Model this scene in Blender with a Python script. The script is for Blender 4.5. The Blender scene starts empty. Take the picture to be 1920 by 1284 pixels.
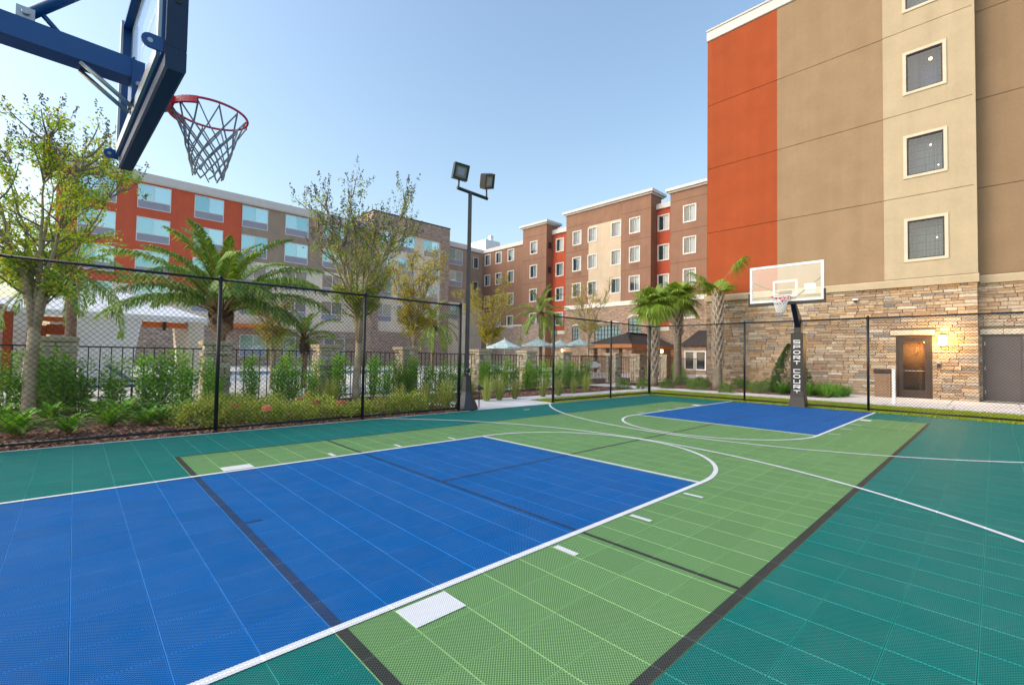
import bpy, math, random
import numpy as np
from mathutils import Vector, Matrix
S = 0.3048                      # every length below is written in feet; geometry is scaled to metres
scn = bpy.context.scene
COL = scn.collection
R = math.radians

# ------------------------------------------------------------------ camera
F_PX, PITCH, ROLL, YAW = 861.24, 0.0306, 0.0166, 0.8102
CAM = np.array([-16.084, -13.216, 4.350])
fwd = np.array([math.cos(YAW)*math.cos(PITCH), math.sin(YAW)*math.cos(PITCH), math.sin(PITCH)])
rgt = np.array([math.sin(YAW), -math.cos(YAW), 0.0])
upv = np.cross(rgt, fwd)
R2 = math.cos(ROLL)*rgt + math.sin(ROLL)*upv
U2 = -math.sin(ROLL)*rgt + math.cos(ROLL)*upv
cd = bpy.data.cameras.new('camera')
cd.sensor_width = 36.0
cd.lens = 36.0*F_PX/1920.0
cd.clip_start = 0.05
cd.clip_end = 6000
cam = bpy.data.objects.new('camera', cd)
COL.objects.link(cam)
M = Matrix.Identity(4)
for i in range(3):
    M[i][0], M[i][1], M[i][2], M[i][3] = R2[i], U2[i], -fwd[i], CAM[i]*S
cam.matrix_world = M
scn.camera = cam

# ------------------------------------------------------------------ sky, sun, exposure
SUN_AZ, SUN_EL = 152.0, 33.0    # azimuth counter-clockwise from +X
w = bpy.data.worlds.new("World")
scn.world = w
w.use_nodes = True
nt = w.node_tree
sky = nt.nodes.new('ShaderNodeTexSky')
sky.sky_type = 'NISHITA'
sky.sun_disc = False
sky.sun_elevation = R(SUN_EL)
sky.sun_rotation = math.atan2(math.cos(R(SUN_AZ)), math.sin(R(SUN_AZ)))
sky.altitude = 0
sky.air_density = 1.6
sky.dust_density = 2.6
sky.ozone_density = 2.4
bg = nt.nodes['Background']
bg.inputs[1].default_value = 0.13
nt.links.new(sky.outputs[0], bg.inputs[0])
sd = bpy.data.lights.new('sun', 'SUN')
sd.energy = 0.9
sd.angle = R(70)
sd.color = (1.0, 0.90, 0.76)
sun = bpy.data.objects.new('sun', sd)
COL.objects.link(sun)
sv = Vector((math.cos(R(SUN_AZ))*math.cos(R(SUN_EL)), math.sin(R(SUN_AZ))*math.cos(R(SUN_EL)), math.sin(R(SUN_EL))))
sun.rotation_euler = sv.to_track_quat('Z', 'Y').to_euler()
sun.location = (0, 0, 40)
vs = scn.view_settings
vs.view_transform = 'Standard'
try:
    vs.look = 'None'
except Exception:
    pass
vs.gamma = 1.0
vs.use_curve_mapping = False
vs.exposure = 1.05

# ------------------------------------------------------------------ helpers: picture <-> place (used to survey positions)
def ray(u, v):
    return fwd + R2*(u-960)/F_PX + U2*(642-v)/F_PX
def proj(X):
    d = np.array(X, float)-CAM
    z = d@fwd
    return 960+F_PX*(d@R2)/z, 642-F_PX*(d@U2)/z, z
def onY(u, v, y):
    d = ray(u, v); return CAM+d*(y-CAM[1])/d[1]
def onX(u, v, x):
    d = ray(u, v); return CAM+d*(x-CAM[0])/d[0]
def onZ(u, v, z=0.0):
    d = ray(u, v); return CAM+d*(z-CAM[2])/d[2]

# ------------------------------------------------------------------ helpers: materials
def nodes_of(name):
    m = bpy.data.materials.new(name)
    m.use_nodes = True
    t = m.node_tree
    b = t.nodes['Principled BSDF']
    return m, t, b, t.nodes.new, t.links.new
def setspec(b, v):
    if 'Specular IOR Level' in b.inputs:
        b.inputs['Specular IOR Level'].default_value = v
def mat(name, col, rough=0.7, var=0.12, scale=3.0, metal=0.0, bump=0.0, bscale=60.0, spec=0.4, island=0.0):
    """base colour with soft mottling and fine relief"""
    m, t, b, N, L = nodes_of(name)
    b.inputs['Roughness'].default_value = rough
    b.inputs['Metallic'].default_value = metal
    setspec(b, spec)
    g = N('ShaderNodeNewGeometry')
    n1 = N('ShaderNodeTexNoise'); n1.inputs['Scale'].default_value = scale; n1.inputs['Detail'].default_value = 6
    L(g.outputs['Position'], n1.inputs['Vector'])
    hs = N('ShaderNodeHueSaturation'); hs.inputs['Color'].default_value = (*col, 1)
    mr = N('ShaderNodeMapRange'); mr.inputs[1].default_value = 0.3; mr.inputs[2].default_value = 0.7
    mr.inputs[3].default_value = 1-var; mr.inputs[4].default_value = 1+var
    L(n1.outputs['Fac'], mr.inputs[0])
    if island:
        ad = N('ShaderNodeMath'); ad.operation = 'MULTIPLY_ADD'
        L(g.outputs['Random Per Island'], ad.inputs[0]); ad.inputs[1].default_value = 2*island; ad.inputs[2].default_value = 1-island
        mu = N('ShaderNodeMath'); mu.operation = 'MULTIPLY'
        L(ad.outputs[0], mu.inputs[0]); L(mr.outputs[0], mu.inputs[1]); L(mu.outputs[0], hs.inputs['Value'])
    else:
        L(mr.outputs[0], hs.inputs['Value'])
    L(hs.outputs[0], b.inputs['Base Color'])
    if bump:
        n2 = N('ShaderNodeTexNoise'); n2.inputs['Scale'].default_value = bscale; n2.inputs['Detail'].default_value = 3
        L(g.outputs['Position'], n2.inputs['Vector'])
        bp = N('ShaderNodeBump'); bp.inputs['Strength'].default_value = bump; bp.inputs['Distance'].default_value = 0.02
        L(n2.outputs['Fac'], bp.inputs['Height']); L(bp.outputs[0], b.inputs['Normal'])
    return m
def leaf_mat(name, stops, rough=0.5, trans=0.42):
    """foliage: every leaf its own tint, light passes through"""
    m, t, b, N, L = nodes_of(name)
    g = N('ShaderNodeNewGeometry')
    rp = N('ShaderNodeValToRGB')
    cr = rp.color_ramp
    while len(cr.elements) < len(stops):
        cr.elements.new(0.5)
    for e, (p, c) in zip(cr.elements, stops):
        e.position = p; e.color = (*c, 1)
    L(g.outputs['Random Per Island'], rp.inputs[0])
    oi = N('ShaderNodeObjectInfo'); ov = N('ShaderNodeMapRange'); ov.inputs[3].default_value = .74; ov.inputs[4].default_value = 1.2; L(oi.outputs['Random'], ov.inputs[0])
    hv = N('ShaderNodeHueSaturation'); L(rp.outputs[0], hv.inputs['Color']); L(ov.outputs[0], hv.inputs['Value'])
    rp = hv
    L(rp.outputs[0], b.inputs['Base Color'])
    b.inputs['Roughness'].default_value = rough
    setspec(b, 0.35)
    tr = N('ShaderNodeBsdfTranslucent')
    br = N('ShaderNodeMix'); br.data_type = 'RGBA'; br.blend_type = 'MULTIPLY'; br.inputs[0].default_value = 1
    L(rp.outputs[0], br.inputs[6]); br.inputs[7].default_value = (1.0, 1.0, 0.6, 1)
    L(br.outputs[2], tr.inputs['Color'])
    mx = N('ShaderNodeMixShader'); mx.inputs[0].default_value = trans
    L(b.outputs[0], mx.inputs[1]); L(tr.outputs[0], mx.inputs[2])
    L(mx.outputs[0], t.nodes['Material Output'].inputs['Surface'])
    return m
def attr_mat(name, rough=0.85, var=0.18, scale=14.0, bump=0.5):
    """stone: colour of the individual stone from its mesh attribute, plus grain"""
    m, t, b, N, L = nodes_of(name)
    b.inputs['Roughness'].default_value = rough
    setspec(b, 0.25)
    g = N('ShaderNodeNewGeometry')
    a = N('ShaderNodeAttribute'); a.attribute_name = 'col'
    n1 = N('ShaderNodeTexNoise'); n1.inputs['Scale'].default_value = scale; n1.inputs['Detail'].default_value = 8
    L(g.outputs['Position'], n1.inputs['Vector'])
    mr = N('ShaderNodeMapRange'); mr.inputs[1].default_value = 0.3; mr.inputs[2].default_value = 0.7
    mr.inputs[3].default_value = 1-var; mr.inputs[4].default_value = 1+var
    L(n1.outputs['Fac'], mr.inputs[0])
    hs = N('ShaderNodeHueSaturation'); L(a.outputs['Color'], hs.inputs['Color']); L(mr.outputs[0], hs.inputs['Value'])
    L(hs.outputs[0], b.inputs['Base Color'])
    bp = N('ShaderNodeBump'); bp.inputs['Strength'].default_value = bump; bp.inputs['Distance'].default_value = 0.03
    L(n1.outputs['Fac'], bp.inputs['Height']); L(bp.outputs[0], b.inputs['Normal'])
    return m
def tile_mat(name, col, dark, rough=0.52, spec=0.12, holes=True):
    """perforated sport tile: fine lattice of holes with a solid rim round each one-foot tile"""
    m, t, b, N, L = nodes_of(name)
    b.inputs['Roughness'].default_value = rough
    setspec(b, spec)
    g = N('ShaderNodeNewGeometry')
    sc = N('ShaderNodeVectorMath'); sc.operation = 'SCALE'; sc.inputs['Scale'].default_value = 1/S
    L(g.outputs['Position'], sc.inputs[0])
    sp = N('ShaderNodeSeparateXYZ'); L(sc.outputs[0], sp.inputs[0])
    def ma(op, a, bb=None, c=None):
        n = N('ShaderNodeMath'); n.operation = op
        for i, v in enumerate((a, bb, c)):
            if v is None: continue
            if isinstance(v, (int, float)): n.inputs[i].default_value = v
            else: L(v, n.inputs[i])
        return n.outputs[0]
    x, y = sp.outputs[0], sp.outputs[1]
    K = 20.0
    a = ma('MULTIPLY', ma('ADD', x, y), K)
    c = ma('MULTIPLY', ma('SUBTRACT', x, y), K)
    fa = ma('ABSOLUTE', ma('SUBTRACT', ma('FRACT', a), 0.5))
    fc = ma('ABSOLUTE', ma('SUBTRACT', ma('FRACT', c), 0.5))
    dist = ma('MAXIMUM', fa, fc)
    mr = N('ShaderNodeMapRange'); mr.interpolation_type = 'SMOOTHSTEP'
    mr.inputs[1].default_value = 0.41; mr.inputs[2].default_value = 0.31; mr.inputs[3].default_value = 0; mr.inputs[4].default_value = 1
    L(dist, mr.inputs[0])
    ex = ma('ABSOLUTE', ma('SUBTRACT', ma('FRACT', x), 0.5))
    ey = ma('ABSOLUTE', ma('SUBTRACT', ma('FRACT', y), 0.5))
    edge = ma('LESS_THAN', ma('MAXIMUM', ex, ey), 0.4855)
    hole = ma('MULTIPLY', mr.outputs[0], edge)
    n1 = N('ShaderNodeTexNoise'); n1.inputs['Scale'].default_value = 0.9; n1.inputs['Detail'].default_value = 7; n1.inputs['Roughness'].default_value = 0.65
    L(g.outputs['Position'], n1.inputs['Vector'])
    n3 = N('ShaderNodeTexNoise'); n3.inputs['Scale'].default_value = 5; n3.inputs['Detail'].default_value = 5
    L(g.outputs['Position'], n3.inputs['Vector'])
    dust = N('ShaderNodeMapRange'); dust.inputs[1].default_value = 0.42; dust.inputs[2].default_value = 0.78; dust.inputs[3].default_value = 0.0; dust.inputs[4].default_value = 0.13
    L(ma('MULTIPLY', ma('ADD', n1.outputs['Fac'], n3.outputs['Fac']), 0.5), dust.inputs[0])
    dm = N('ShaderNodeMix'); dm.data_type = 'RGBA'; L(dust.outputs[0], dm.inputs[0])
    dm.inputs[6].default_value = (*col, 1); dm.inputs[7].default_value = (0.45, 0.44, 0.41, 1)
    rim = N('ShaderNodeMix'); rim.data_type = 'RGBA'; L(ma('MULTIPLY', ma('SUBTRACT', 1.0, edge), 0.0), rim.inputs[0]); L(dm.outputs[2], rim.inputs[6]); rim.inputs[7].default_value = (0.75, 0.75, 0.78, 1)
    # each tile leaves the mould a touch lighter or darker
    wn = N('ShaderNodeTexWhiteNoise'); wn.noise_dimensions = '2D'
    fl = N('ShaderNodeVectorMath'); fl.operation = 'FLOOR'; L(sc.outputs[0], fl.inputs[0]); L(fl.outputs[0], wn.inputs['Vector'])
    tv = N('ShaderNodeMapRange'); tv.inputs[3].default_value = 0.94; tv.inputs[4].default_value = 1.06; L(wn.outputs['Value'], tv.inputs[0])
    hs = N('ShaderNodeHueSaturation'); L(rim.outputs[2], hs.inputs['Color']); L(tv.outputs[0], hs.inputs['Value'])
    mx = N('ShaderNodeMix'); mx.data_type = 'RGBA'
    L(hole, mx.inputs[0]); L(hs.outputs[0], mx.inputs[6]); mx.inputs[7].default_value = (*dark, 1)
    L(mx.outputs[2], b.inputs['Base Color'])
    rr = ma('MULTIPLY_ADD', hole, 0.3, rough); L(rr, b.inputs['Roughness'])
    inv = ma('SUBTRACT', 1.0, hole)
    bp = N('ShaderNodeBump'); bp.inputs['Strength'].default_value = 0.35; bp.inputs['Distance'].default_value = 0.004
    L(inv, bp.inputs['Height']); L(bp.outputs[0], b.inputs['Normal'])
    return m
def glass_mat(name, tint=(0.9, 0.95, 0.95), refl=0.25, top=1.0):
    """a thin pane: see-through with a mirror reflection that grows at grazing angles"""
    m, t, b, N, L = nodes_of(name)
    t.nodes.remove(b)
    tr = N('ShaderNodeBsdfTransparent'); tr.inputs[0].default_value = (*tint, 1)
    gl = N('ShaderNodeBsdfGlossy'); gl.inputs['Roughness'].default_value = 0.03; gl.inputs[0].default_value = (1, 1, 1, 1)
    lw = N('ShaderNodeLayerWeight'); lw.inputs[0].default_value = 0.25
    ad = N('ShaderNodeMath'); ad.operation = 'ADD'; ad.use_clamp = True
    L(lw.outputs['Fresnel'], ad.inputs[0]); ad.inputs[1].default_value = refl
    mn = N('ShaderNodeMath'); mn.operation = 'MINIMUM'; L(ad.outputs[0], mn.inputs[0]); mn.inputs[1].default_value = top
    mx = N('ShaderNodeMixShader'); L(mn.outputs[0], mx.inputs[0]); L(tr.outputs[0], mx.inputs[1]); L(gl.outputs[0], mx.inputs[2])
    L(mx.outputs[0], t.nodes['Material Output'].inputs['Surface'])
    return m
def emit_mat(name, col, strength):
    m, t, b, N, L = nodes_of(name)
    b.inputs['Base Color'].default_value = (*col, 1)
    b.inputs['Emission Color'].default_value = (*col, 1)
    b.inputs['Emission Strength'].default_value = strength
    return m

def streaked(name, col):
    """render coat: trowel relief, soft mottling and faint rain streaks"""
    m, t, b, N, L = nodes_of(name)
    b.inputs['Roughness'].default_value = 0.92
    setspec(b, 0.2)
    g = N('ShaderNodeNewGeometry')
    def noise(sc, det, mp):
        q = N('ShaderNodeMapping'); q.inputs['Scale'].default_value = mp; L(g.outputs['Position'], q.inputs[0])
        n = N('ShaderNodeTexNoise'); n.inputs['Scale'].default_value = sc; n.inputs['Detail'].default_value = det; L(q.outputs[0], n.inputs['Vector']); return n.outputs['Fac']
    a = noise(1.1, 7, (1, 1, 1)); s_ = noise(2.2, 5, (1, 1, .06)); k = noise(9, 6, (1, 1, 1))
    def rng_(x, lo, hi):
        r = N('ShaderNodeMapRange'); r.inputs[1].default_value = .3; r.inputs[2].default_value = .7; r.inputs[3].default_value = lo; r.inputs[4].default_value = hi; L(x, r.inputs[0]); return r.outputs[0]
    m1 = N('ShaderNodeMath'); m1.operation = 'MULTIPLY'; L(rng_(a, .94, 1.06), m1.inputs[0]); L(rng_(s_, .945, 1.05), m1.inputs[1])
    m2 = N('ShaderNodeMath'); m2.operation = 'MULTIPLY'; L(m1.outputs[0], m2.inputs[0]); L(rng_(k, .97, 1.03), m2.inputs[1])
    hs = N('ShaderNodeHueSaturation'); hs.inputs['Color'].default_value = (*col, 1); L(m2.outputs[0], hs.inputs['Value']); L(hs.outputs[0], b.inputs['Base Color'])
    bp = N('ShaderNodeBump'); bp.inputs['Strength'].default_value = 0.3; bp.inputs['Distance'].default_value = 0.02; L(noise(90, 4, (1, 1, 1)), bp.inputs['Height']); L(bp.outputs[0], b.inputs['Normal'])
    return m
MT = {}
MT['ground'] = mat('earth_lawn', (0.10, 0.12, 0.05), 0.95, 0.3, 0.8)
MT['mulch'] = mat('mulch', (0.11, 0.055, 0.035), 0.95, 0.45, 22, bump=0.8, bscale=90)
MT['chip'] = mat('bark_chip', (0.27, 0.145, 0.10), 0.9, 0.3, 20, island=0.6)
MT['concrete'] = mat('broomed_concrete', (0.70, 0.68, 0.67), 0.85, 0.10, 1.3, bump=0.2, bscale=150)
MT['deck'] = mat('pool_deck', (0.70, 0.66, 0.60), 0.8, 0.08, 1.0, bump=0.15, bscale=120)
MT['slab'] = mat('court_slab', (0.10, 0.10, 0.10), 0.9, 0.2, 4)
MT['blue'] = tile_mat('blue_tile', (0.003, 0.170, 0.53), (0.002, 0.050, 0.18))
MT['green'] = tile_mat('green_tile', (0.245, 0.455, 0.17), (0.055, 0.135, 0.05))
MT['teal'] = tile_mat('teal_tile', (0.010, 0.265, 0.225), (0.002, 0.072, 0.066))
MT['line_white'] = tile_mat('white_line_paint', (0.88, 0.88, 0.87), (0.56, 0.57, 0.60))
MT['line_worn'] = tile_mat('worn_dark_line_paint', (0.035, 0.085, 0.20), (0.008, 0.02, 0.06))
MT['line_dark'] = tile_mat('dark_line_paint', (0.070, 0.074, 0.064), (0.022, 0.026, 0.024))
MT['black'] = mat('black_coated_metal', (0.012, 0.013, 0.016), 0.38, 0.15, 8, spec=0.5)
MT['wire'] = mat('black_vinyl_wire', (0.014, 0.014, 0.015), 0.5, 0.1, 8)
MT['navy'] = mat('navy_powder_coat', (0.006, 0.075, 0.27), 0.33, 0.08, 6, spec=0.5)
MT['navy_pad'] = mat('navy_foam_pad', (0.008, 0.030, 0.085), 0.55, 0.1, 10, bump=0.1, bscale=200)
MT['steel'] = mat('galvanised_steel', (0.42, 0.44, 0.46), 0.4, 0.1, 10, metal=0.8)
MT['rim'] = mat('red_rim_paint', (0.72, 0.035, 0.06), 0.35, 0.08, 8, spec=0.5)
MT['net_dark'] = mat('weathered_net_cord', (0.34, 0.35, 0.40), 0.9, 0.2, 30)
MT['net_white'] = mat('white_net_cord', (0.80, 0.79, 0.78), 0.9, 0.1, 30)
MT['white'] = mat('white_paint', (0.86, 0.85, 0.84), 0.5, 0.05, 4)
MT['pad_black'] = mat('black_vinyl_pad', (0.016, 0.017, 0.020), 0.42, 0.15, 5, bump=0.15, bscale=12)
MT['acrylic'] = glass_mat('backboard_glass', (0.90, 0.93, 0.95), 0.03, 0.30)
MT['pane'] = glass_mat('window_glass', (0.58, 0.66, 0.72), 0.03, 0.32)
MT['acrylic_label'] = mat('frosted_sticker', (0.75, 0.75, 0.76), 0.6, 0.03, 5)
MT['letter'] = mat('white_lettering', (0.82, 0.82, 0.82), 0.5, 0.02, 5)
def stucco(n, c): return streaked('stucco_'+n, c)
MT['red'] = stucco('rust_red', (0.345, 0.074, 0.026))
MT['red3'] = stucco('bright_rust', (0.56, 0.115, 0.06))
MT['red2'] = stucco('brick_red', (0.42, 0.085, 0.045))
MT['tan'] = stucco('tan', (0.320, 0.218, 0.132))
MT['tan2'] = stucco('dark_tan', (0.28, 0.19, 0.117))
MT['cream'] = stucco('cream', (0.48, 0.385, 0.26))
MT['cream2'] = stucco('pale_cream', (0.74, 0.66, 0.54))
MT['brown'] = stucco('brown', (0.275, 0.155, 0.105))
MT['cream_b'] = stucco('warm_cream', (0.56, 0.45, 0.33))
MT['greybrown'] = stucco('grey_brown', (0.34, 0.265, 0.205))
MT['trim_cream'] = stucco('cream_trim', (0.66, 0.57, 0.45))
MT['trim'] = stucco('white_trim', (0.72, 0.68, 0.62))
MT['cornice'] = mat('cornice_metal', (0.58, 0.56, 0.55), 0.5, 0.04, 2)
MT['joint'] = mat('joint_backing', (0.10, 0.07, 0.05), 0.95, 0.1, 4)
MT['stone'] = attr_mat('ledge_stone')
MT['mortar'] = mat('mortar', (0.22, 0.17, 0.125), 0.95, 0.2, 20, bump=0.4)
def farstone(name, a, c):
    m, t, b, N, L = nodes_of(name)
    b.inputs['Roughness'].default_value = 0.9
    tc = N('ShaderNodeTexCoord')
    br = N('ShaderNodeTexBrick'); br.inputs['Scale'].default_value = 1.0
    br.inputs['Color1'].default_value = (*a, 1); br.inputs['Color2'].default_value = (*c, 1); br.inputs['Mortar'].default_value = (0.16, 0.12, 0.09, 1)
    br.inputs['Mortar Size'].default_value = 0.012; br.inputs['Brick Width'].default_value = 0.62; br.inputs['Row Height'].default_value = 0.17; br.inputs['Bias'].default_value = 0.0
    sp = N('ShaderNodeSeparateXYZ'); L(tc.outputs['Object'], sp.inputs[0])
    ad = N('ShaderNodeMath'); ad.operation = 'ADD'; L(sp.outputs[0], ad.inputs[0]); L(sp.outputs[1], ad.inputs[1])
    cb = N('ShaderNodeCombineXYZ'); L(ad.outputs[0], cb.inputs[0]); L(sp.outputs[2], cb.inputs[1])
    L(cb.outputs[0], br.inputs['Vector'])
    n1 = N('ShaderNodeTexNoise'); n1.inputs['Scale'].default_value = 2.4; n1.inputs['Detail'].default_value = 5
    mp = N('ShaderNodeMapping'); mp.inputs['Scale'].default_value = (1, 1, 4); L(tc.outputs['Object'], mp.inputs[0]); L(mp.outputs[0], n1.inputs['Vector'])
    mr = N('ShaderNodeMapRange'); mr.inputs[1].default_value = 0.3; mr.inputs[2].default_value = 0.7; mr.inputs[3].default_value = 0.62; mr.inputs[4].default_value = 1.4
    L(n1.outputs['Fac'], mr.inputs[0])
    hs = N('ShaderNodeHueSaturation'); L(br.outputs['Color'], hs.inputs['Color']); L(mr.outputs[0], hs.inputs['Value'])
    L(hs.outputs[0], b.inputs['Base Color'])
    bp = N('ShaderNodeBump'); bp.inputs['Strength'].default_value = 0.6; bp.inputs['Distance'].default_value = 0.05
    L(br.outputs['Fac'], bp.inputs['Height']); bp.invert = True; L(bp.outputs[0], b.inputs['Normal'])
    return m
MT['farstone'] = farstone('distant_ledge_stone', (0.42, 0.29, 0.20), (0.27, 0.20, 0.155))
MT['farstone2'] = farstone('distant_grey_ledge_stone', (0.46, 0.36, 0.29), (0.34, 0.26, 0.21))
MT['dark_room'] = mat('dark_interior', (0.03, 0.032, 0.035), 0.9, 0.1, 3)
MT['room_blue'] = mat('dim_interior', (0.12, 0.16, 0.26), 0.9, 0.1, 3)
MT['curtain'] = mat('white_curtain', (0.72, 0.71, 0.66), 0.9, 0.06, 6)
MT['sheer'] = mat('sheer_curtain', (0.21, 0.24, 0.25), 0.9, 0.10, 5)
MT['drape'] = mat('grey_drape', (0.13, 0.14, 0.135), 0.9, 0.1, 5)
MT['frame_dark'] = mat('dark_bronze_frame', (0.030, 0.024, 0.022), 0.45, 0.1, 5)
MT['frame_white'] = mat('white_vinyl_frame', (0.74, 0.74, 0.74), 0.45, 0.03, 5)
mm, t_, b_, N_, L_ = nodes_of('reflection_tinted_glass'); oi_ = N_('ShaderNodeObjectInfo'); cr_ = N_('ShaderNodeValToRGB'); cr_.color_ramp.elements[0].color = (0.26, 0.48, 0.52, 1); cr_.color_ramp.elements[1].color = (0.55, 0.76, 0.80, 1); L_(oi_.outputs['Random'], cr_.inputs[0]); L_(cr_.outputs[0], b_.inputs['Base Color']); b_.inputs['Metallic'].default_value = 0.62; b_.inputs['Roughness'].default_value = 0.06  # coated glass; random colour per pane is painted in place of differing reflections
MT['mirror'] = mm
MT['acpanel'] = mat('grey_vent_panel', (0.33, 0.34, 0.42), 0.5, 0.05, 4)
MT['door_brown'] = mat('bronze_door', (0.050, 0.034, 0.028), 0.4, 0.1, 5)
MT['door_grey'] = mat('grey_steel_door', (0.105, 0.088, 0.088), 0.5, 0.06, 2)
MT['corridor'] = mat('warm_corridor_wall', (0.48, 0.20, 0.07), 0.8, 0.25, 3)
MT['lamp_glow'] = emit_mat('lit_lamp_glass', (1.0, 0.62, 0.22), 9.0)
MT['bulb'] = emit_mat('lit_bulb', (1.0, 0.72, 0.36), 3.0)
MT['flood_glass'] = mat('floodlight_lens', (0.22, 0.27, 0.25), 0.2, 0.05, 5, spec=0.6)
MT['pole_paint'] = mat('dark_bronze_pole', (0.035, 0.037, 0.043), 0.42, 0.15, 4, spec=0.5)
MT['roof_shingle'] = mat('dark_shingle', (0.055, 0.045, 0.042), 0.9, 0.35, 6, bump=0.4, bscale=25)
MT['wood_fascia'] = mat('cedar_fascia', (0.42, 0.17, 0.055), 0.6, 0.2, 6)
MT['orange'] = mat('orange_trim', (0.70, 0.17, 0.03), 0.6, 0.06, 4)
MT['canvas_white'] = mat('white_membrane', (0.90, 0.89, 0.90), 0.7, 0.03, 2)
MT['umbrella'] = mat('pale_blue_canvas', (0.42, 0.55, 0.55), 0.8, 0.30, 5)
mu_, t_, b_, _, _ = nodes_of('pool_water'); b_.inputs['Base Color'].default_value = (0.03, 0.25, 0.5, 1); b_.inputs['Roughness'].default_value = 0.05
MT['water'] = mu_
MT['bark_pale'] = mat('pale_bark', (0.42, 0.335, 0.225), 0.85, 0.22, 5, bump=0.3, bscale=30)
MT['bark_grey'] = mat('grey_bark', (0.27, 0.225, 0.17), 0.9, 0.25, 6, bump=0.3, bscale=30)
MT['palm_trunk'] = mat('palm_trunk', (0.24, 0.165, 0.115), 0.95, 0.35, 9, bump=0.6, bscale=40)
MT['boot'] = mat('palm_boot', (0.46, 0.37, 0.29), 0.9, 0.3, 12, island=0.35)
MT['husk'] = mat('palm_husk', (0.115, 0.062, 0.042), 0.95, 0.4, 14, island=0.4)
MT['petiole'] = mat('palm_petiole', (0.30, 0.20, 0.07), 0.6, 0.2, 6)
MT['palm'] = leaf_mat('palm_leaf', [(0, (0.110, 0.234, 0.033)), (0.6, (0.241, 0.409, 0.065)), (1, (0.483, 0.546, 0.104))], 0.4, 0.3)
MT['sabal'] = leaf_mat('sabal_leaf', [(0, (0.154, 0.267, 0.034)), (0.6, (0.293, 0.446, 0.053)), (1, (0.524, 0.564, 0.106))], 0.45, 0.35)
MT['crape'] = leaf_mat('crape_leaf', [(0, (0.168, 0.338, 0.046)), (0.5, (0.405, 0.621, 0.068)), (0.78, (0.785, 0.778, 0.080)), (0.93, (0.900, 0.726, 0.091)), (1, (0.716, 0.286, 0.091))], 0.5, 0.45)
MT['crape_yellow'] = leaf_mat('autumn_leaf', [(0, (0.216, 0.294, 0.044)), (0.4, (0.477, 0.483, 0.060)), (0.75, (0.792, 0.605, 0.067)), (1, (0.660, 0.327, 0.074))], 0.5, 0.45)
MT['seed'] = leaf_mat('seed_head', [(0, (0.096, 0.096, 0.096)), (0.6, (0.224, 0.192, 0.208)), (1, (0.160, 0.192, 0.064))], 0.8, 0.15)
MT['podo'] = leaf_mat('hedge_leaf', [(0, (0.111, 0.277, 0.039)), (0.6, (0.251, 0.525, 0.063)), (1, (0.642, 0.900, 0.127))], 0.45, 0.3)
MT['holly'] = leaf_mat('holly_leaf', [(0, (0.03, 0.075, 0.018)), (0.7, (0.07, 0.15, 0.03)), (1, (0.13, 0.22, 0.05))], 0.4, 0.2)
MT['fern'] = leaf_mat('fern_leaf', [(0, (0.108, 0.270, 0.027)), (0.6, (0.203, 0.472, 0.041)), (1, (0.351, 0.608, 0.068))], 0.45, 0.35)
MT['ixora'] = leaf_mat('ixora_leaf', [(0, (0.178, 0.289, 0.052)), (0.5, (0.397, 0.517, 0.095)), (0.85, (0.654, 0.683, 0.138)), (1, (0.833, 0.517, 0.138))], 0.5, 0.3)
MT['coral'] = leaf_mat('coral_petal', [(0, (0.80, 0.25, 0.16)), (1, (0.88, 0.42, 0.30))], 0.6, 0.3)
MT['drygrass'] = leaf_mat('ornamental_grass', [(0, (0.234, 0.325, 0.065)), (0.6, (0.442, 0.494, 0.143)), (1, (0.715, 0.611, 0.286))], 0.6, 0.35)
MT['box'] = leaf_mat('boxwood_leaf', [(0, (0.075, 0.165, 0.030)), (0.6, (0.165, 0.315, 0.045)), (1, (0.300, 0.450, 0.075))], 0.45, 0.25)
MT['lawn'] = leaf_mat('lawn_blade', [(0, (0.226, 0.325, 0.022)), (0.6, (0.357, 0.459, 0.034)), (1, (0.547, 0.504, 0.090))], 0.6, 0.35)
MT['liriope'] = leaf_mat('liriope_blade', [(0, (0.096, 0.264, 0.024)), (0.6, (0.168, 0.408, 0.036)), (1, (0.324, 0.540, 0.072))], 0.5, 0.35)
MT['bin'] = mat('brown_aggregate', (0.27, 0.17, 0.11), 0.9, 0.3, 40)
MT['lounger'] = mat('slate_sling', (0.10, 0.13, 0.20), 0.8, 0.1, 5)
MT['pot'] = mat('glazed_pot', (0.10, 0.08, 0.07), 0.5, 0.2, 6)

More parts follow.
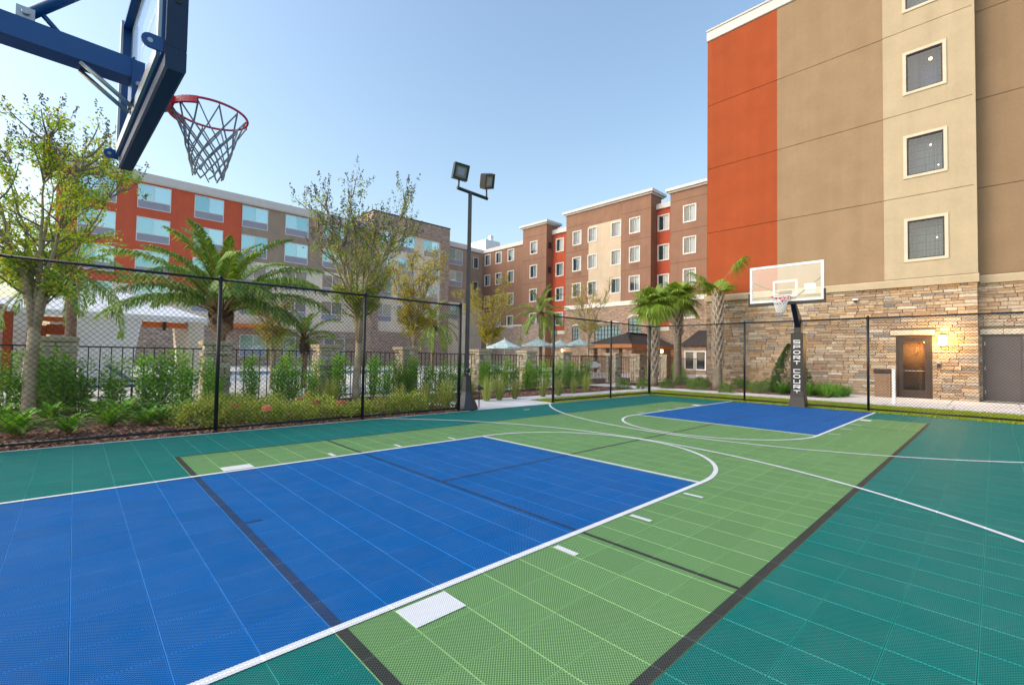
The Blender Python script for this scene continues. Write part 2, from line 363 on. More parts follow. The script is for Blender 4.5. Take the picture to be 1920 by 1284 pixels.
# ------------------------------------------------------------------ helpers: geometry (feet) and objects
class MB:
    def __init__(s): s.v = []; s.f = []; s.m = []; s.c = []; s.smooth = []
    def add(s, vs, fs, mi=0, col=None, sm=False):
        o = len(s.v); s.v += [tuple(map(float, p)) for p in vs]
        for f in fs:
            s.f.append(tuple(o+i for i in f)); s.m.append(mi); s.c.append(col); s.smooth.append(sm)
        return s
    def box(s, x0, x1, y0, y1, z0, z1, mi=0, col=None):
        vs = [(x0, y0, z0), (x1, y0, z0), (x1, y1, z0), (x0, y1, z0), (x0, y0, z1), (x1, y0, z1), (x1, y1, z1), (x0, y1, z1)]
        return s.add(vs, [(0, 3, 2, 1), (4, 5, 6, 7), (0, 1, 5, 4), (1, 2, 6, 5), (2, 3, 7, 6), (3, 0, 4, 7)], mi, col)
    def cbox(s, x0, x1, y0, y1, z0, z1, ch, mi=0, col=None):
        """box with a chamfer round all edges of the +Z.. style: superellipse rings in z"""
        def ring(d, z): return [(x0+d, y0+d, z), (x1-d, y0+d, z), (x1-d, y1-d, z), (x0+d, y1-d, z)]
        vs = ring(ch, z0)+ring(0, z0+ch)+ring(0, z1-ch)+ring(ch, z1)
        fs = [(3, 2, 1, 0), (12, 13, 14, 15)]
        for r in range(3):
            for i in range(4):
                j = (i+1) % 4
                fs.append((4*r+i, 4*r+j, 4*r+4+j, 4*r+4+i))
        return s.add(vs, fs, mi, col)
    def poly(s, pts, mi=0): return s.add(pts, [tuple(range(len(pts)))], mi)
    def prism(s, prof, frm, to, axis=1, mi=0):
        """2-D profile swept along an axis; prof gives the two other coordinates in order"""
        n = len(prof); vs = []
        for a in (frm, to):
            for p in prof:
                q = list(p); q.insert(axis, a); vs.append(q)
        fs = [tuple(range(n)), tuple(range(2*n-1, n-1, -1))]
        for i in range(n):
            j = (i+1) % n; fs.append((i, i+n, j+n, j))
        return s.add(vs, fs, mi)
    def tube(s, pts, r, n=8, mi=0, cap=True, sm=True, col=None):
        pts = [np.array(p, float) for p in pts]
        rs = r if hasattr(r, '__len__') else [r]*len(pts)
        vs = []; prev = None
        for i, p in enumerate(pts):
            d = pts[min(i+1, len(pts)-1)]-pts[max(i-1, 0)]
            d = d/(np.linalg.norm(d)+1e-9)
            if prev is None:
                a = np.array([0, 0, 1.0]) if abs(d[2]) < 0.9 else np.array([1.0, 0, 0])
                u = np.cross(d, a)
            else:
                u = prev-d*(prev@d)
            u = u/(np.linalg.norm(u)+1e-9); prev = u
            q = np.cross(d, u)
            for k in range(n):
                t = 2*math.pi*k/n
                vs.append(p+rs[i]*(math.cos(t)*u+math.sin(t)*q))
        fs = []
        for i in range(len(pts)-1):
            for k in range(n):
                j = (k+1) % n
                fs.append((i*n+k, i*n+j, i*n+n+j, i*n+n+k))
        s.add(vs, fs, mi, col, sm)
        if cap:
            o = len(s.v)-len(vs)
            s.f.append(tuple(o+k for k in range(n-1, -1, -1))); s.m.append(mi); s.c.append(col); s.smooth.append(False)
            e = o+(len(pts)-1)*n
            s.f.append(tuple(e+k for k in range(n))); s.m.append(mi); s.c.append(col); s.smooth.append(False)
        return s
    def lathe(s, prof, c=(0, 0), n=16, mi=0, sm=True, sq=False):
        vs = []
        for r, z in prof:
            for k in range(n):
                t = 2*math.pi*(k+(0.5 if sq else 0))/n
                vs.append((c[0]+r*math.cos(t), c[1]+r*math.sin(t), z))
        fs = []
        for i in range(len(prof)-1):
            for k in range(n):
                j = (k+1) % n; fs.append((i*n+k, i*n+j, i*n+n+j, i*n+n+k))
        fs.append(tuple(range(n-1, -1, -1))); o = (len(prof)-1)*n; fs.append(tuple(range(o, o+n)))
        return s.add(vs, fs, mi, None, sm)
    def torus(s, c, Rr, r, n=40, k=8, mi=0):
        vs = []; fs = []
        for i in range(n):
            a = 2*math.pi*i/n
            for j in range(k):
                b = 2*math.pi*j/k
                q = Rr+r*math.cos(b); vs.append((c[0]+q*math.cos(a), c[1]+q*math.sin(a), c[2]+r*math.sin(b)))
        for i in range(n):
            for j in range(k):
                i2 = (i+1) % n; j2 = (j+1) % k
                fs.append((i*k+j, i2*k+j, i2*k+j2, i*k+j2))
        return s.add(vs, fs, mi, None, True)
    def mesh(s, name, mats, org=(0, 0, 0)):
        me = bpy.data.meshes.new(name)
        V = (np.array(s.v)-np.array(org))*S
        me.from_pydata(V.tolist(), [], s.f)
        if not isinstance(mats, (list, tuple)): mats = [mats]
        for m in mats: me.materials.append(m)
        me.polygons.foreach_set('material_index', s.m)
        me.polygons.foreach_set('use_smooth', s.smooth)
        if any(c is not None for c in s.c):
            a = me.attributes.new('col', 'FLOAT_COLOR', 'FACE')
            arr = np.array([(*(c if c is not None else (.3, .25, .2)), 1) for c in s.c], np.float32)
            a.data.foreach_set('color', arr.ravel())
        me.update()
        return me

ORG = {}
def thing(name, label, cat, org=(0, 0, 0), group=None, rz=0.0):
    o = bpy.data.objects.new(name, None)
    COL.objects.link(o)
    o.empty_display_size = 0.2
    o.location = (org[0]*S, org[1]*S, org[2]*S); o.rotation_euler = (0, 0, rz)
    tag(o, label, cat, group)
    ORG[o.name] = tuple(org)
    return o
def tag(o, label=None, cat=None, group=None, kind=None):
    if label: o['label'] = label
    if cat: o['category'] = cat
    if group: o['group'] = group
    if kind: o['kind'] = kind
    return o
def obj(name, me, parent=None, loc=None, rz=0.0):
    o = bpy.data.objects.new(name, me)
    COL.objects.link(o)
    if parent is not None: o.parent = parent
    if loc is not None: o.location = (loc[0]*S, loc[1]*S, loc[2]*S)
    if rz: o.rotation_euler = (0, 0, rz)
    return o
def part(name, mb, mats, parent, kind=None):
    """a mesh written in world feet, hung under parent (a thing or a part of one)"""
    r = parent
    while r.parent is not None: r = r.parent
    org = ORG.get(r.name, (0, 0, 0))
    # parts that sit at their root's origin: world feet minus the root's base
    o = obj(name, mb.mesh(name, mats, org), parent)
    if kind: o['kind'] = kind
    return o
def copy_tree(o, parent=None):
    c = o.copy(); COL.objects.link(c)
    c.parent = parent
    for ch in list(o.children): copy_tree(ch, c)
    return c
def structure(name, mb, mats):
    o = obj(name, mb.mesh(name, mats)); o['kind'] = 'structure'; return o
def ordinal(n):
    return ['first', 'second', 'third', 'fourth', 'fifth', 'sixth', 'seventh', 'eighth', 'ninth', 'tenth', 'eleventh', 'twelfth', 'thirteenth', 'fourteenth', 'fifteenth', 'sixteenth', 'seventeenth', 'eighteenth', 'nineteenth', 'twentieth', 'twenty-first', 'twenty-second', 'twenty-third', 'twenty-fourth', 'twenty-fifth', 'twenty-sixth', 'twenty-seventh', 'twenty-eighth', 'twenty-ninth', 'thirtieth'][n]

# leaves: numpy arrays of folded rhombs
def leaves(P, D, L, W, rng, fold=0.25):
    P = np.asarray(P, float); D = np.asarray(D, float); n = len(P)
    D = D/(np.linalg.norm(D, axis=1, keepdims=True)+1e-9)
    L = np.broadcast_to(L, (n,))[:, None]; W = np.broadcast_to(W, (n,))[:, None]
    a = rng.normal(size=(n, 3)); s_ = np.cross(D, a); s_ /= np.linalg.norm(s_, axis=1, keepdims=True)+1e-9
    nn = np.cross(s_, D)
    v = np.stack([P, P+D*L*0.45+s_*W*0.5+nn*W*fold, P+D*L-nn*L*0.08, P+D*L*0.45-s_*W*0.5+nn*W*fold], 1).reshape(-1, 3)
    f = np.arange(n*4).reshape(-1, 4)
    return v, f
def np_mesh(name, parts_, mats, org=(0, 0, 0)):
    """parts_: list of (verts, faces ndarray, material index)"""
    V = []; Fc = []; mi = []; o = 0
    for v, f, m in parts_:
        V.append(v); Fc += (np.asarray(f)+o).tolist(); mi += [m]*len(f); o += len(v)
    V = (np.concatenate(V)-np.array(org))*S
    me = bpy.data.meshes.new(name)
    me.from_pydata(V.tolist(), [], Fc)
    if not isinstance(mats, (list, tuple)): mats = [mats]
    for m in mats: me.materials.append(m)
    me.polygons.foreach_set('material_index', mi)
    me.update()
    return me

# ================================================================== THE SETTING
nrng = np.random.default_rng(11)
rnd = random.Random(5)
structure('ground', MB().add([(-3000, -3000, -.14), (3000, -3000, -.14), (3000, 3000, -.14), (-3000, 3000, -.14)], [(0, 1, 2, 3)]), MT['ground'])
structure('pool_deck', MB().box(-70, 130, 31.3, 84, -.13, -.02).box(-70, 4, 84, 102, -.13, -.02).box(48, 130, 84, 102, -.13, -.02).box(-70, 130, 102, 161.5, -.13, -.02), MT['deck'])
structure('pool_water', MB().box(4, 48, 84, 102, -.13, -.10), MT['water'])
structure('pool_edge', MB().box(3.2, 48.8, 83.2, 84.2, -.015, .12).box(3.2, 48.8, 101.8, 102.8, -.015, .12), MT['white'])

def bed_sheet(name, x0, x1, y0, y1, amp, zb=-.03, step=0.8):
    nx = max(2, int((x1-x0)/step)); ny = max(2, int((y1-y0)/step))
    xs = np.linspace(x0, x1, nx); ys = np.linspace(y0, y1, ny)
    vs = []; fs = []
    for j, y in enumerate(ys):
        for i, x in enumerate(xs):
            e = min(1.0, (x-x0)/1.5, (x1-x)/1.5, (y-y0)/1.5, (y1-y)/1.5)
            vs.append((x, y, zb+amp*max(0, e)*(0.6+0.25*math.sin(x*1.3+y*.7)+0.15*math.sin(x*3.1-y*2.3))))
    for j in range(ny-1):
        for i in range(nx-1):
            a = j*nx+i; fs.append((a, a+1, a+nx+1, a+nx))
    structure(name, MB().add(vs, fs, sm=True), MT['mulch'])
BEDS = [(-45, 6.6, 15.75, 30.8, .22), (14.5, 43.3, 22.3, 30.8, .15), (49.1, 59.6, .7, 33.0, .12), (49.2, 75, 33.2, 46, .1)]
for b in BEDS: bed_sheet('mulch_bed', *b)
def chips(name, x0, x1, y0, y1, n, amp, size):
    P = np.stack([nrng.uniform(x0, x1, n), nrng.uniform(y0, y1, n), np.zeros(n)], 1)
    x, y = P[:, 0], P[:, 1]
    P[:, 2] = -.03+amp*(0.6+0.25*np.sin(x*1.3+y*.7)+0.15*np.sin(x*3.1-y*2.3))*np.clip(np.minimum.reduce([(x-x0)/1.5, (x1-x)/1.5, (y-y0)/1.5, (y1-y)/1.5]), 0, 1)+.015
    a = nrng.uniform(0, 2*math.pi, n); L = size*nrng.uniform(.5, 1.4, n); W = L*nrng.uniform(.25, .55, n); tz = nrng.uniform(-.5, .5, n)
    d = np.stack([np.cos(a)*np.cos(tz), np.sin(a)*np.cos(tz), np.sin(tz)], 1)*L[:, None]/2
    s_ = np.stack([-np.sin(a), np.cos(a), nrng.uniform(-.5, .5, n)], 1)*W[:, None]/2
    t = np.zeros((n, 3)); t[:, 2] = .02
    v = np.stack([P-d-s_, P+d-s_, P+d+s_, P-d+s_, P-d-s_+t, P+d-s_+t, P+d+s_+t, P-d+s_+t], 1).reshape(-1, 3)
    q = np.array([(4, 5, 6, 7), (0, 1, 5, 4), (1, 2, 6, 5), (2, 3, 7, 6), (3, 0, 4, 7)])
    f = (np.arange(n)[:, None, None]*8+q[None]).reshape(-1, 4)
    o = obj(name, np_mesh(name, [(v, f, 0)], MT['chip'])); o['kind'] = 'stuff'
chips('bark_chips', -22, 6.5, 15.8, 21.5, 17000, .22, .22)
chips('bark_chips', -22, 6.5, 21.5, 30.5, 7000, .22, .25)
chips('bark_chips', 14.6, 43, 22.4, 27, 4000, .15, .25)
chips('bark_chips', 49.2, 59.4, .8, 26, 5000, .12, .28)

# ---- concrete walks, slab by slab
walk = structure('walkway', MB().box(6.9, 17.2, 15.72, 22.2, -.13, -.05).box(17.2, 43.3, 19.2, 22.2, -.13, -.05).box(43.3, 49, -60, 31.2, -.13, -.05).box(49, 60, -60, .6, -.13, -.05), MT['mulch'])
def slab(x0, x1, y0, y1):
    part('concrete_slab', MB().cbox(x0+.025, x1-.025, y0+.025, y1-.025, -.049, .02, .015), MT['concrete'], walk)
for i in range(2):
    for j in range(2): slab(6.9+5.15*i, 12.05+5.15*i, [15.72, 19.2][j], [19.2, 22.2][j])
for i in range(5): slab(17.2+5.22*i, 17.2+5.22*(i+1), 19.2, 22.2)
for i in range(12): slab(43.3, 49, 31.2-5.2*(i+1), 31.2-5.2*i)
for i in range(6):
    for j in range(2): slab(49+5.5*j, 54.5+5.5*j, .6-5.2*(i+1), .6-5.2*i)

# ---- lawn strips
structure('lawn', MB().box(17.2, 35.6, 15.9, 19.1, -.13, -.03).box(34.6, 43.2, -60, 15.9, -.13, -.03).box(35.6, 43.2, 15.9, 19.1, -.13, -.03), mat('lawn_soil', (0.20, 0.27, 0.04), 0.95, 0.3, 5))
def blades(name, rects, n, h, m, wd=.035):
    A = np.array([(r[1]-r[0])*(r[3]-r[2]) for r in rects]); A = A/A.sum()
    V = []
    for r, a in zip(rects, A):
        k = int(n*a)
        P = np.stack([nrng.uniform(r[0], r[1], k), nrng.uniform(r[2], r[3], k), np.full(k, -.03)], 1)
        t = nrng.uniform(0, 2*math.pi, k); ln = nrng.uniform(.2, 1.0, k)*h*.6
        hh = h*nrng.uniform(.5, 1.15, k)
        s_ = np.stack([np.cos(t), np.sin(t), np.zeros(k)], 1)*wd
        u = nrng.uniform(0, 2*math.pi, k)
        tip = P+np.stack([np.cos(u)*ln, np.sin(u)*ln, hh], 1)
        V.append(np.stack([P-s_, P+s_, tip], 1).reshape(-1, 3))
    V = np.concatenate(V); f = np.arange(len(V)).reshape(-1, 3)
    o = obj(name, np_mesh(name, [(V, f, 0)], m)); o['kind'] = 'stuff'; return o
blades('grass', [(17.3, 35.6, 16.0, 19.0), (34.55, 43.2, -40, 19.0)], 60000, .22, MT['lawn'])

# ---- the court: slab, one-foot tiles, painted lines
court = structure('basketball_court', MB().box(-26, 34.55, -27.05, 15.55, -.13, -.055), MT['slab'])
tm = {}
for c in ('blue', 'green', 'teal'):
    # 1 ft tile with a softened top edge, sitting on the slab
    m_ = MB(); e = .003
    a, b = e, 1-e; k = .0060
    def ring(d, z): return [(a+d, a+d, z), (b-d, a+d, z), (b-d, b-d, z), (a+d, b-d, z)]
    vs_ = ring(0, -.05)+ring(0, -k)+ring(k, 0)
    fs_ = [(8, 9, 10, 11)]
    for r in range(2):
        for i in range(4):
            j = (i+1) % 4; fs_.append((4*r+i, 4*r+j, 4*r+4+j, 4*r+4+i))
    m_.add(vs_, fs_)
    tm[c] = (m_.mesh('tile', MT[c]), vs_, fs_)
def tile_col(x, y):
    if -6 <= y < 6 and (-19 <= x < 0 or x >= 16): return 'blue'
    if -10 <= y < 10 and -13 <= x < 29: return 'green'
    return 'teal'
cells = []
for x in range(-26, 35):
    for y in range(-27, 16):
        u, v, z = proj((x+.5, y+.5, 0))
        vis = z > .5 and -60 < u < 1980 and v < 1340
        cells.append((-(1/z) if vis else 1, x, y))
cells.sort()
rest = {c: MB() for c in tm}
for i, (k, x, y) in enumerate(cells):
    c = tile_col(x, y)
    sx = .5 if x == 34 else 1.0; sy = .5 if y == 15 else 1.0
    if i < 290 and sx == 1 and sy == 1:
        obj('tile', tm[c][0], court, (x, y, 0))
    else:
        rest[c].add([(x+p[0]*sx, y+p[1]*sy, p[2]) for p in tm[c][1]], tm[c][2])
for c in rest: part('tile_field', rest[c], MT[c], court, 'stuff')

def strip(mb, pts, wd, z):
    """a painted line along a polyline (constant width, mitred)"""
    pts = [np.array(p, float) for p in pts]; L_ = []; R_ = []
    for i, p in enumerate(pts):
        d = pts[min(i+1, len(pts)-1)]-pts[max(i-1, 0)]; d = d/np.linalg.norm(d)
        n_ = np.array([-d[1], d[0]])*wd/2
        L_.append((*(p+n_), z)); R_.append((*(p-n_), z))
    n = len(pts)
    mb.add(L_+R_, [(i, i+n, i+n+1, i+1) for i in range(n-1)])
ZD, ZW = .007, .013
def line(name, pts, wd, z, m): 
    mb = MB(); strip(mb, pts, wd, z); part(name, mb, MT[m], court)
for (x, y0, y1, wd) in [(-12.90, -10, -6.08, .19), (-12.90, 6.08, 10, .19), (-6.76, -9.8, -6.08, .11), (-6.76, 6.08, 9.9, .11), (22.5, -9.8, -6.08, .10), (22.5, 6.08, 9.9, .10), (28.85, -10, -6.08, .10), (28.85, 6.08, 10, .10)]:
    line('dark_line', [(x, y0), (x, y1)], wd, ZD, 'line_dark')
line('dark_line', [(-12.78, -9.90), (28.77, -9.90)], .19, ZD+.002, 'line_dark')
line('dark_line', [(-12.78, 9.95), (28.77, 9.95)], .09, ZD+.002, 'line_dark')
line('dark_line', [(.21, 0), (15.51, 0)], .11, ZD+.002, 'line_dark')
for x_, wd_ in ((-12.90, .19), (-6.76, .11)): line('worn_line', [(x_, -5.91), (x_, 5.91)], wd_, ZD, 'line_worn')
for a_, b__ in ((-6.70, .03), (15.69, 22.44), (-12.80, -12.4)): line('worn_line', [(a_, 0), (b__, 0)], .11, ZD+.002, 'line_worn')
WL = .17
LX = 15.6
for sgn, xf, xe in ((1, .12, -19), (-1, LX, 34.5)):
    xin = xf
    for y in (6, -6): line('white_line', [(xe, y), (xf+sgn*WL/2, y)], WL, ZW, 'line_white')
    line('white_line', [(xf, 6-WL/2), (xf, -6+WL/2)], WL, ZW, 'line_white')
    arc = [(xf+sgn*6.0*math.cos(t)+(sgn*WL/2 if abs(t) > 1.5 else sgn*WL/2), 6.0*math.sin(t)) for t in np.linspace(math.pi/2, -math.pi/2, 49)]
    line('white_arc', arc, WL, ZW+.002, 'line_white')
    base = (0 if sgn > 0 else LX)-sgn*19
    for d0, d1, yy, ww in ((7, 8, 6.17, .66), (11.0, 11.17, 6.2, .62), (14.17, 14.34, 6.2, .62), (17.34, 17.5, 6.2, .62)):
        for ys in (1, -1):
            x0, x1 = sorted((base+sgn*d0, base+sgn*d1)); y0, y1 = sorted((ys*yy, ys*(yy+ww)))
            o_ = MB(); o_.add([(x0, y0, ZW), (x1, y0, ZW), (x1, y1, ZW), (x0, y1, ZW)], [(0, 1, 2, 3)]); part('lane_mark', o_, MT['line_white'], court)
    bx = -13.75 if sgn > 0 else LX+13.75
    r3 = 20.1 if sgn > 0 else 20.3
    t0 = math.asin(15.4/r3)
    arc = [(bx+sgn*r3*math.cos(t), r3*math.sin(t)) for t in np.linspace(t0, -1.35, 90)]
    line('white_arc', arc, WL, ZW+(.004 if sgn > 0 else .006), 'line_white')
o_ = MB(); o_.add([(10.7, 13.3, ZW), (11.4, 13.3, ZW), (11.4, 13.5, ZW), (10.7, 13.5, ZW)], [(0, 1, 2, 3)]); part('white_dash', o_, MT['line_white'], court)
# pale concrete kerb the tiles stop against
structure('kerb', MB().box(-26, 34.5, 15.555, 15.70, -.13, .0), MT['concrete'])

# ================================================================== BUILDINGS
def facade(mb, axis, p, sgn, u0, u1, z0, z1, holes=(), depth=.6, mi=0, edge=False):
    """wall sheet on plane axis=p whose outside faces sgn; holes (u0,u1,z0,z1) with reveals going inwards"""
    us = sorted({u0, u1, *[h[0] for h in holes], *[h[1] for h in holes]}); us = [u for u in us if u0 <= u <= u1]
    zs = sorted({z0, z1, *[h[2] for h in holes], *[h[3] for h in holes]}); zs = [z for z in zs if z0 <= z <= z1]
    def P(u, z, d=0):
        q = p-sgn*d
        return (q, u, z) if axis == 'x' else (u, q, z)
    for i in range(len(us)-1):
        for j in range(len(zs)-1):
            cu, cz = (us[i]+us[i+1])/2, (zs[j]+zs[j+1])/2
            if any(h[0] < cu < h[1] and h[2] < cz < h[3] for h in holes): continue
            mb.add([P(us[i], zs[j]), P(us[i+1], zs[j]), P(us[i+1], zs[j+1]), P(us[i], zs[j+1])], [(0, 1, 2, 3)], mi)
    for (a, b, c, d) in ([(u0, u1, z0, z1)] if edge else [])+[h for h in holes]:
        a, b = max(a, u0), min(b, u1); c, d = max(c, z0), min(d, z1)
        for q in ([(a, c), (b, c)], [(b, c), (b, d)], [(b, d), (a, d)], [(a, d), (a, c)]):
            mb.add([P(*q[0]), P(*q[1]), P(*q[1], depth), P(*q[0], depth)], [(0, 1, 2, 3)], mi)
    return mb
def ringbox(mb, x0, x1, z0, z1, wd, y0, y1, mi=0):
    """rectangular frame in the XZ plane, butt-jointed"""
    mb.box(x0, x1, y0, y1, z0, z0+wd, mi); mb.box(x0, x1, y0, y1, z1-wd, z1, mi)
    mb.box(x0, x0+wd, y0, y1, z0+wd, z1-wd, mi); mb.box(x1-wd, x1, y0, y1, z0+wd, z1-wd, mi)
    return mb

# ---- window prototypes: origin at the centre of the opening on the wall plane, outside is local -Y
WIN = {}
def wpart(root, name, mb, mats):
    r = obj(name, mb.mesh(name, mats), root); return r
def add_window(kind, parent, loc, rz, variant=0):
    key = (kind, variant)
    if key not in WIN: WIN[key] = WBUILD[kind](variant)
    fr, kids = WIN[key]
    r = parent
    while r.parent is not None: r = r.parent
    og = ORG.get(r.name, (0, 0, 0))
    o = obj('window', fr, parent, (loc[0]-og[0], loc[1]-og[1], loc[2]-og[2]), rz)
    for n_, me in kids: obj(n_, me, o)
    return o
def win_suite(v):       # sliding window with white trim, a drape on one side and a white curtain on the other
    W_, H_ = 3.7, 5.0
    f = MB(); ringbox(f, -W_/2-.36, W_/2+.36, -H_/2-.36, H_/2+.36, .36, -.14, .30)
    f2 = MB(); ringbox(f2, -W_/2, W_/2, -H_/2, H_/2, .12, .10, .26); f2.box(-.07, .07, .08, .24, -H_/2+.12, H_/2-.12)
    g = MB().add([(-W_/2+.1, .2, -H_/2+.1), (W_/2-.1, .2, -H_/2+.1), (W_/2-.1, .2, H_/2-.1), (-W_/2+.1, .2, H_/2-.1)], [(0, 1, 2, 3)])
    a0 = [.10, .18, .02, -.1, .3][v]
    c = MB(); d = MB()
    def pleat(mb, x0, x1, y):
        n = 8; vs = []
        for i in range(n+1):
            x = x0+(x1-x0)*i/n; yy = y+.06*(i % 2)
            vs += [(x, yy, -H_/2+.05), (x, yy, H_/2-.05)]
        mb.add(vs, [(2*i, 2*i+2, 2*i+3, 2*i+1) for i in range(n)])
    pleat(c, a0, W_/2-.05, .42); pleat(d, -W_/2+.05, a0, .55)
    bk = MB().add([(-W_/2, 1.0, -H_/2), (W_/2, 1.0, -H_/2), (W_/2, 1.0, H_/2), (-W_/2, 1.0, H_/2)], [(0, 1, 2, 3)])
    ac = None
    kids = [('sash', f2.mesh('sash', MT['frame_white'])), ('pane', g.mesh('pane', MT['pane'])),
            ('curtain', c.mesh('curtain', MT['curtain' if v != 3 else 'sheer'])), ('drape', d.mesh('drape', MT['drape'])),
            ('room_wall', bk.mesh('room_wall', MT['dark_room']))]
    return f.mesh('window', MT['trim']), kids
def win_hotel(v):       # wide two-light window over a vent panel
    W_, H_ = 7.6, 6.9; zp = -H_/2+2.3
    f = MB(); ringbox(f, -W_/2, W_/2, -H_/2, H_/2, .16, -.08, .30)
    f.box(-W_/2+.16, W_/2-.16, -.06, .28, zp-.09, zp+.09); f.box(-.08, .08, -.05, .27, zp+.09, H_/2-.16)
    kids = []
    for x0, x1 in ((-W_/2+.16, -.08), (.08, W_/2-.16)):
        kids.append(('pane', MB().add([(x0, .08, zp+.09), (x1, .08, zp+.09), (x1, .08, H_/2-.16), (x0, .08, H_/2-.16)], [(0, 1, 2, 3)]).mesh('pane', MT['mirror'])))
    p = MB().box(-W_/2+.16, W_/2-.16, .02, .25, -H_/2+.16, zp-.09)
    for k in range(7): p.box(-W_/2+.5, W_/2-.5, -.01, .02, -H_/2+.40+k*.25, -H_/2+.46+k*.25)
    kids.append(('vent_panel', p.mesh('vent_panel', MT['acpanel'])))
    return f.mesh('window', MT['frame_white']), kids
def win_narrow(v):
    W_, H_ = 2.6, 5.0
    f = MB(); ringbox(f, -W_/2-.3, W_/2+.3, -H_/2-.3, H_/2+.3, .3, -.14, .30)
    g = MB().add([(-W_/2, .2, -H_/2), (W_/2, .2, -H_/2), (W_/2, .2, H_/2), (-W_/2, .2, H_/2)], [(0, 1, 2, 3)])
    c = MB().add([(-W_/2, .5, -H_/2), (W_/2, .5, -H_/2), (W_/2, .5, H_/2), (-W_/2, .5, H_/2)], [(0, 1, 2, 3)])
    return f.mesh('window', MT['trim']), [('pane', g.mesh('pane', MT['pane'])), ('curtain', c.mesh('curtain', MT['sheer']))]
def win_grid(v):        # the near building's square windows: white trim, dark inner frame, fine glazing bars, sheer curtain, room lamp
    W_, H_ = 3.42, 4.85
    f = MB(); ringbox(f, -W_/2-.34, W_/2+.34, -H_/2-.34, H_/2+.34, .34, -.12, .25)
    f2 = MB(); ringbox(f2, -W_/2, W_/2, -H_/2, H_/2, .14, .02, .24)
    gb = MB()
    for k in range(1, 4): x = -W_/2+W_*k/4; gb.box(x-.028, x+.028, .18, .21, -H_/2+.14, H_/2-.14)
    for k in range(1, 5): z = -H_/2+H_*k/5; gb.box(-W_/2+.14, W_/2-.14, .176, .205, z-.028, z+.028)
    g = MB().add([(-W_/2+.1, .16, -H_/2+.1), (W_/2-.1, .16, -H_/2+.1), (W_/2-.1, .16, H_/2-.1), (-W_/2+.1, .16, H_/2-.1)], [(0, 1, 2, 3)])
    kids = [('inner_frame', f2.mesh('inner_frame', MT['frame_dark'])), ('glazing_bars', gb.mesh('glazing_bars', MT['frame_dark'])), ('pane', g.mesh('pane', MT['pane']))]
    room = MB(); room.add([(-W_/2-.4, 2.4, -H_/2-.3), (W_/2+.4, 2.4, -H_/2-.3), (W_/2+.4, 2.4, H_/2+.3), (-W_/2-.4, 2.4, H_/2+.3)], [(0, 1, 2, 3)])
    kids.append(('room_wall', room.mesh('room_wall', MT['room_blue'])))
    def pleat(mb, x0, x1, y):
        n = 18; vs = []
        for i in range(n+1):
            x = x0+(x1-x0)*i/n; vs += [(x, y+.10*(i % 2), -H_/2), (x, y+.10*(i % 2), H_/2)]
        mb.add(vs, [(2*i, 2*i+2, 2*i+3, 2*i+1) for i in range(n)])
    c = MB()
    if v == 0: pleat(c, -W_/2, -W_/2+1.0, 1.6); pleat(c, W_/2-.6, W_/2, 1.6)
    else: pleat(c, -W_/2, W_/2, 1.6)
    kids.append(('curtain', c.mesh('curtain', MT['sheer'])))
    lx, lz, ly = [(.55, 1.45, 1.0), (.45, 1.35, 1.2), (.95, .2, 1.2)][v]
    rl = [.20, .11, .09][v]
    lp = MB().lathe([(.02, lz-rl), (rl*.8, lz-rl*.6), (rl, lz), (rl*.8, lz+rl*.6), (.02, lz+rl)], (lx, ly), 12)
    if v == 1: lp.lathe([(.02, -1.4-.1), (.09, -1.4), (.02, -1.3)], (1.15, ly), 10)
    kids.append(('room_lamp', lp.mesh('room_lamp', MT['bulb'])))
    return f.mesh('window', MT['trim_cream']), kids
WBUILD = {'suite': win_suite, 'hotel': win_hotel, 'narrow': win_narrow, 'grid': win_grid}

# ---- stones: coursed ledge stone, every stone proud or back by its own amount
PAL = [((.42, .32, .225), 4), ((.47, .37, .27), 3), ((.52, .44, .34), 2.2), ((.43, .285, .165), 1.8), ((.47, .33, .205), 1.6), ((.32, .23, .165), 1.6), ((.25, .225, .21), .8), ((.30, .265, .235), .9), ((.36, .245, .16), 2)]
PALP = [((.60, .51, .39), 4), ((.53, .45, .35), 3), ((.64, .57, .45), 2), ((.46, .39, .31), 2), ((.30, .27, .25), .6), ((.55, .43, .28), 1.5)]
def pick(pal, r):
    t = r.random()*sum(w_ for _, w_ in pal)
    for c, w_ in pal:
        t -= w_
        if t <= 0:
            k = r.uniform(.85, 1.15); return tuple(min(1, x*k) for x in c)
    return pal[0][0]
def ledge(u0, u1, z0, z1, holes, r, hmin=.26, hmax=.50, lmin=.55, lmax=2.3):
    out = []; z = z0
    while z < z1-.05:
        h = r.uniform(hmin, hmax)
        if z+h > z1-.15: h = z1-z
        u = u0
        segs = [(u0, u1)]
        for (a, b, c, d) in holes:
            if z < d-.03 and z+h > c+.03:
                ns = []
                for (s0, s1) in segs:
                    if b <= s0 or a >= s1: ns.append((s0, s1)); continue
                    if a > s0: ns.append((s0, a))
                    if b < s1: ns.append((b, s1))
                segs = ns
        for (s0, s1) in segs:
            u = s0
            while u < s1-.02:
                L_ = r.uniform(lmin, lmax) if h < .42 else r.uniform(lmin, lmax*.8)
                if u+L_ > s1-.35: L_ = s1-u
                if h > .40 and r.random() < .3 and L_ > .9:
                    k = h*r.uniform(.4, .6)
                    out.append((u, u+L_, z, z+k)); out.append((u, u+L_, z+k, z+h))
                else: out.append((u, u+L_, z, z+h))
                u += L_
        z += h
    return out
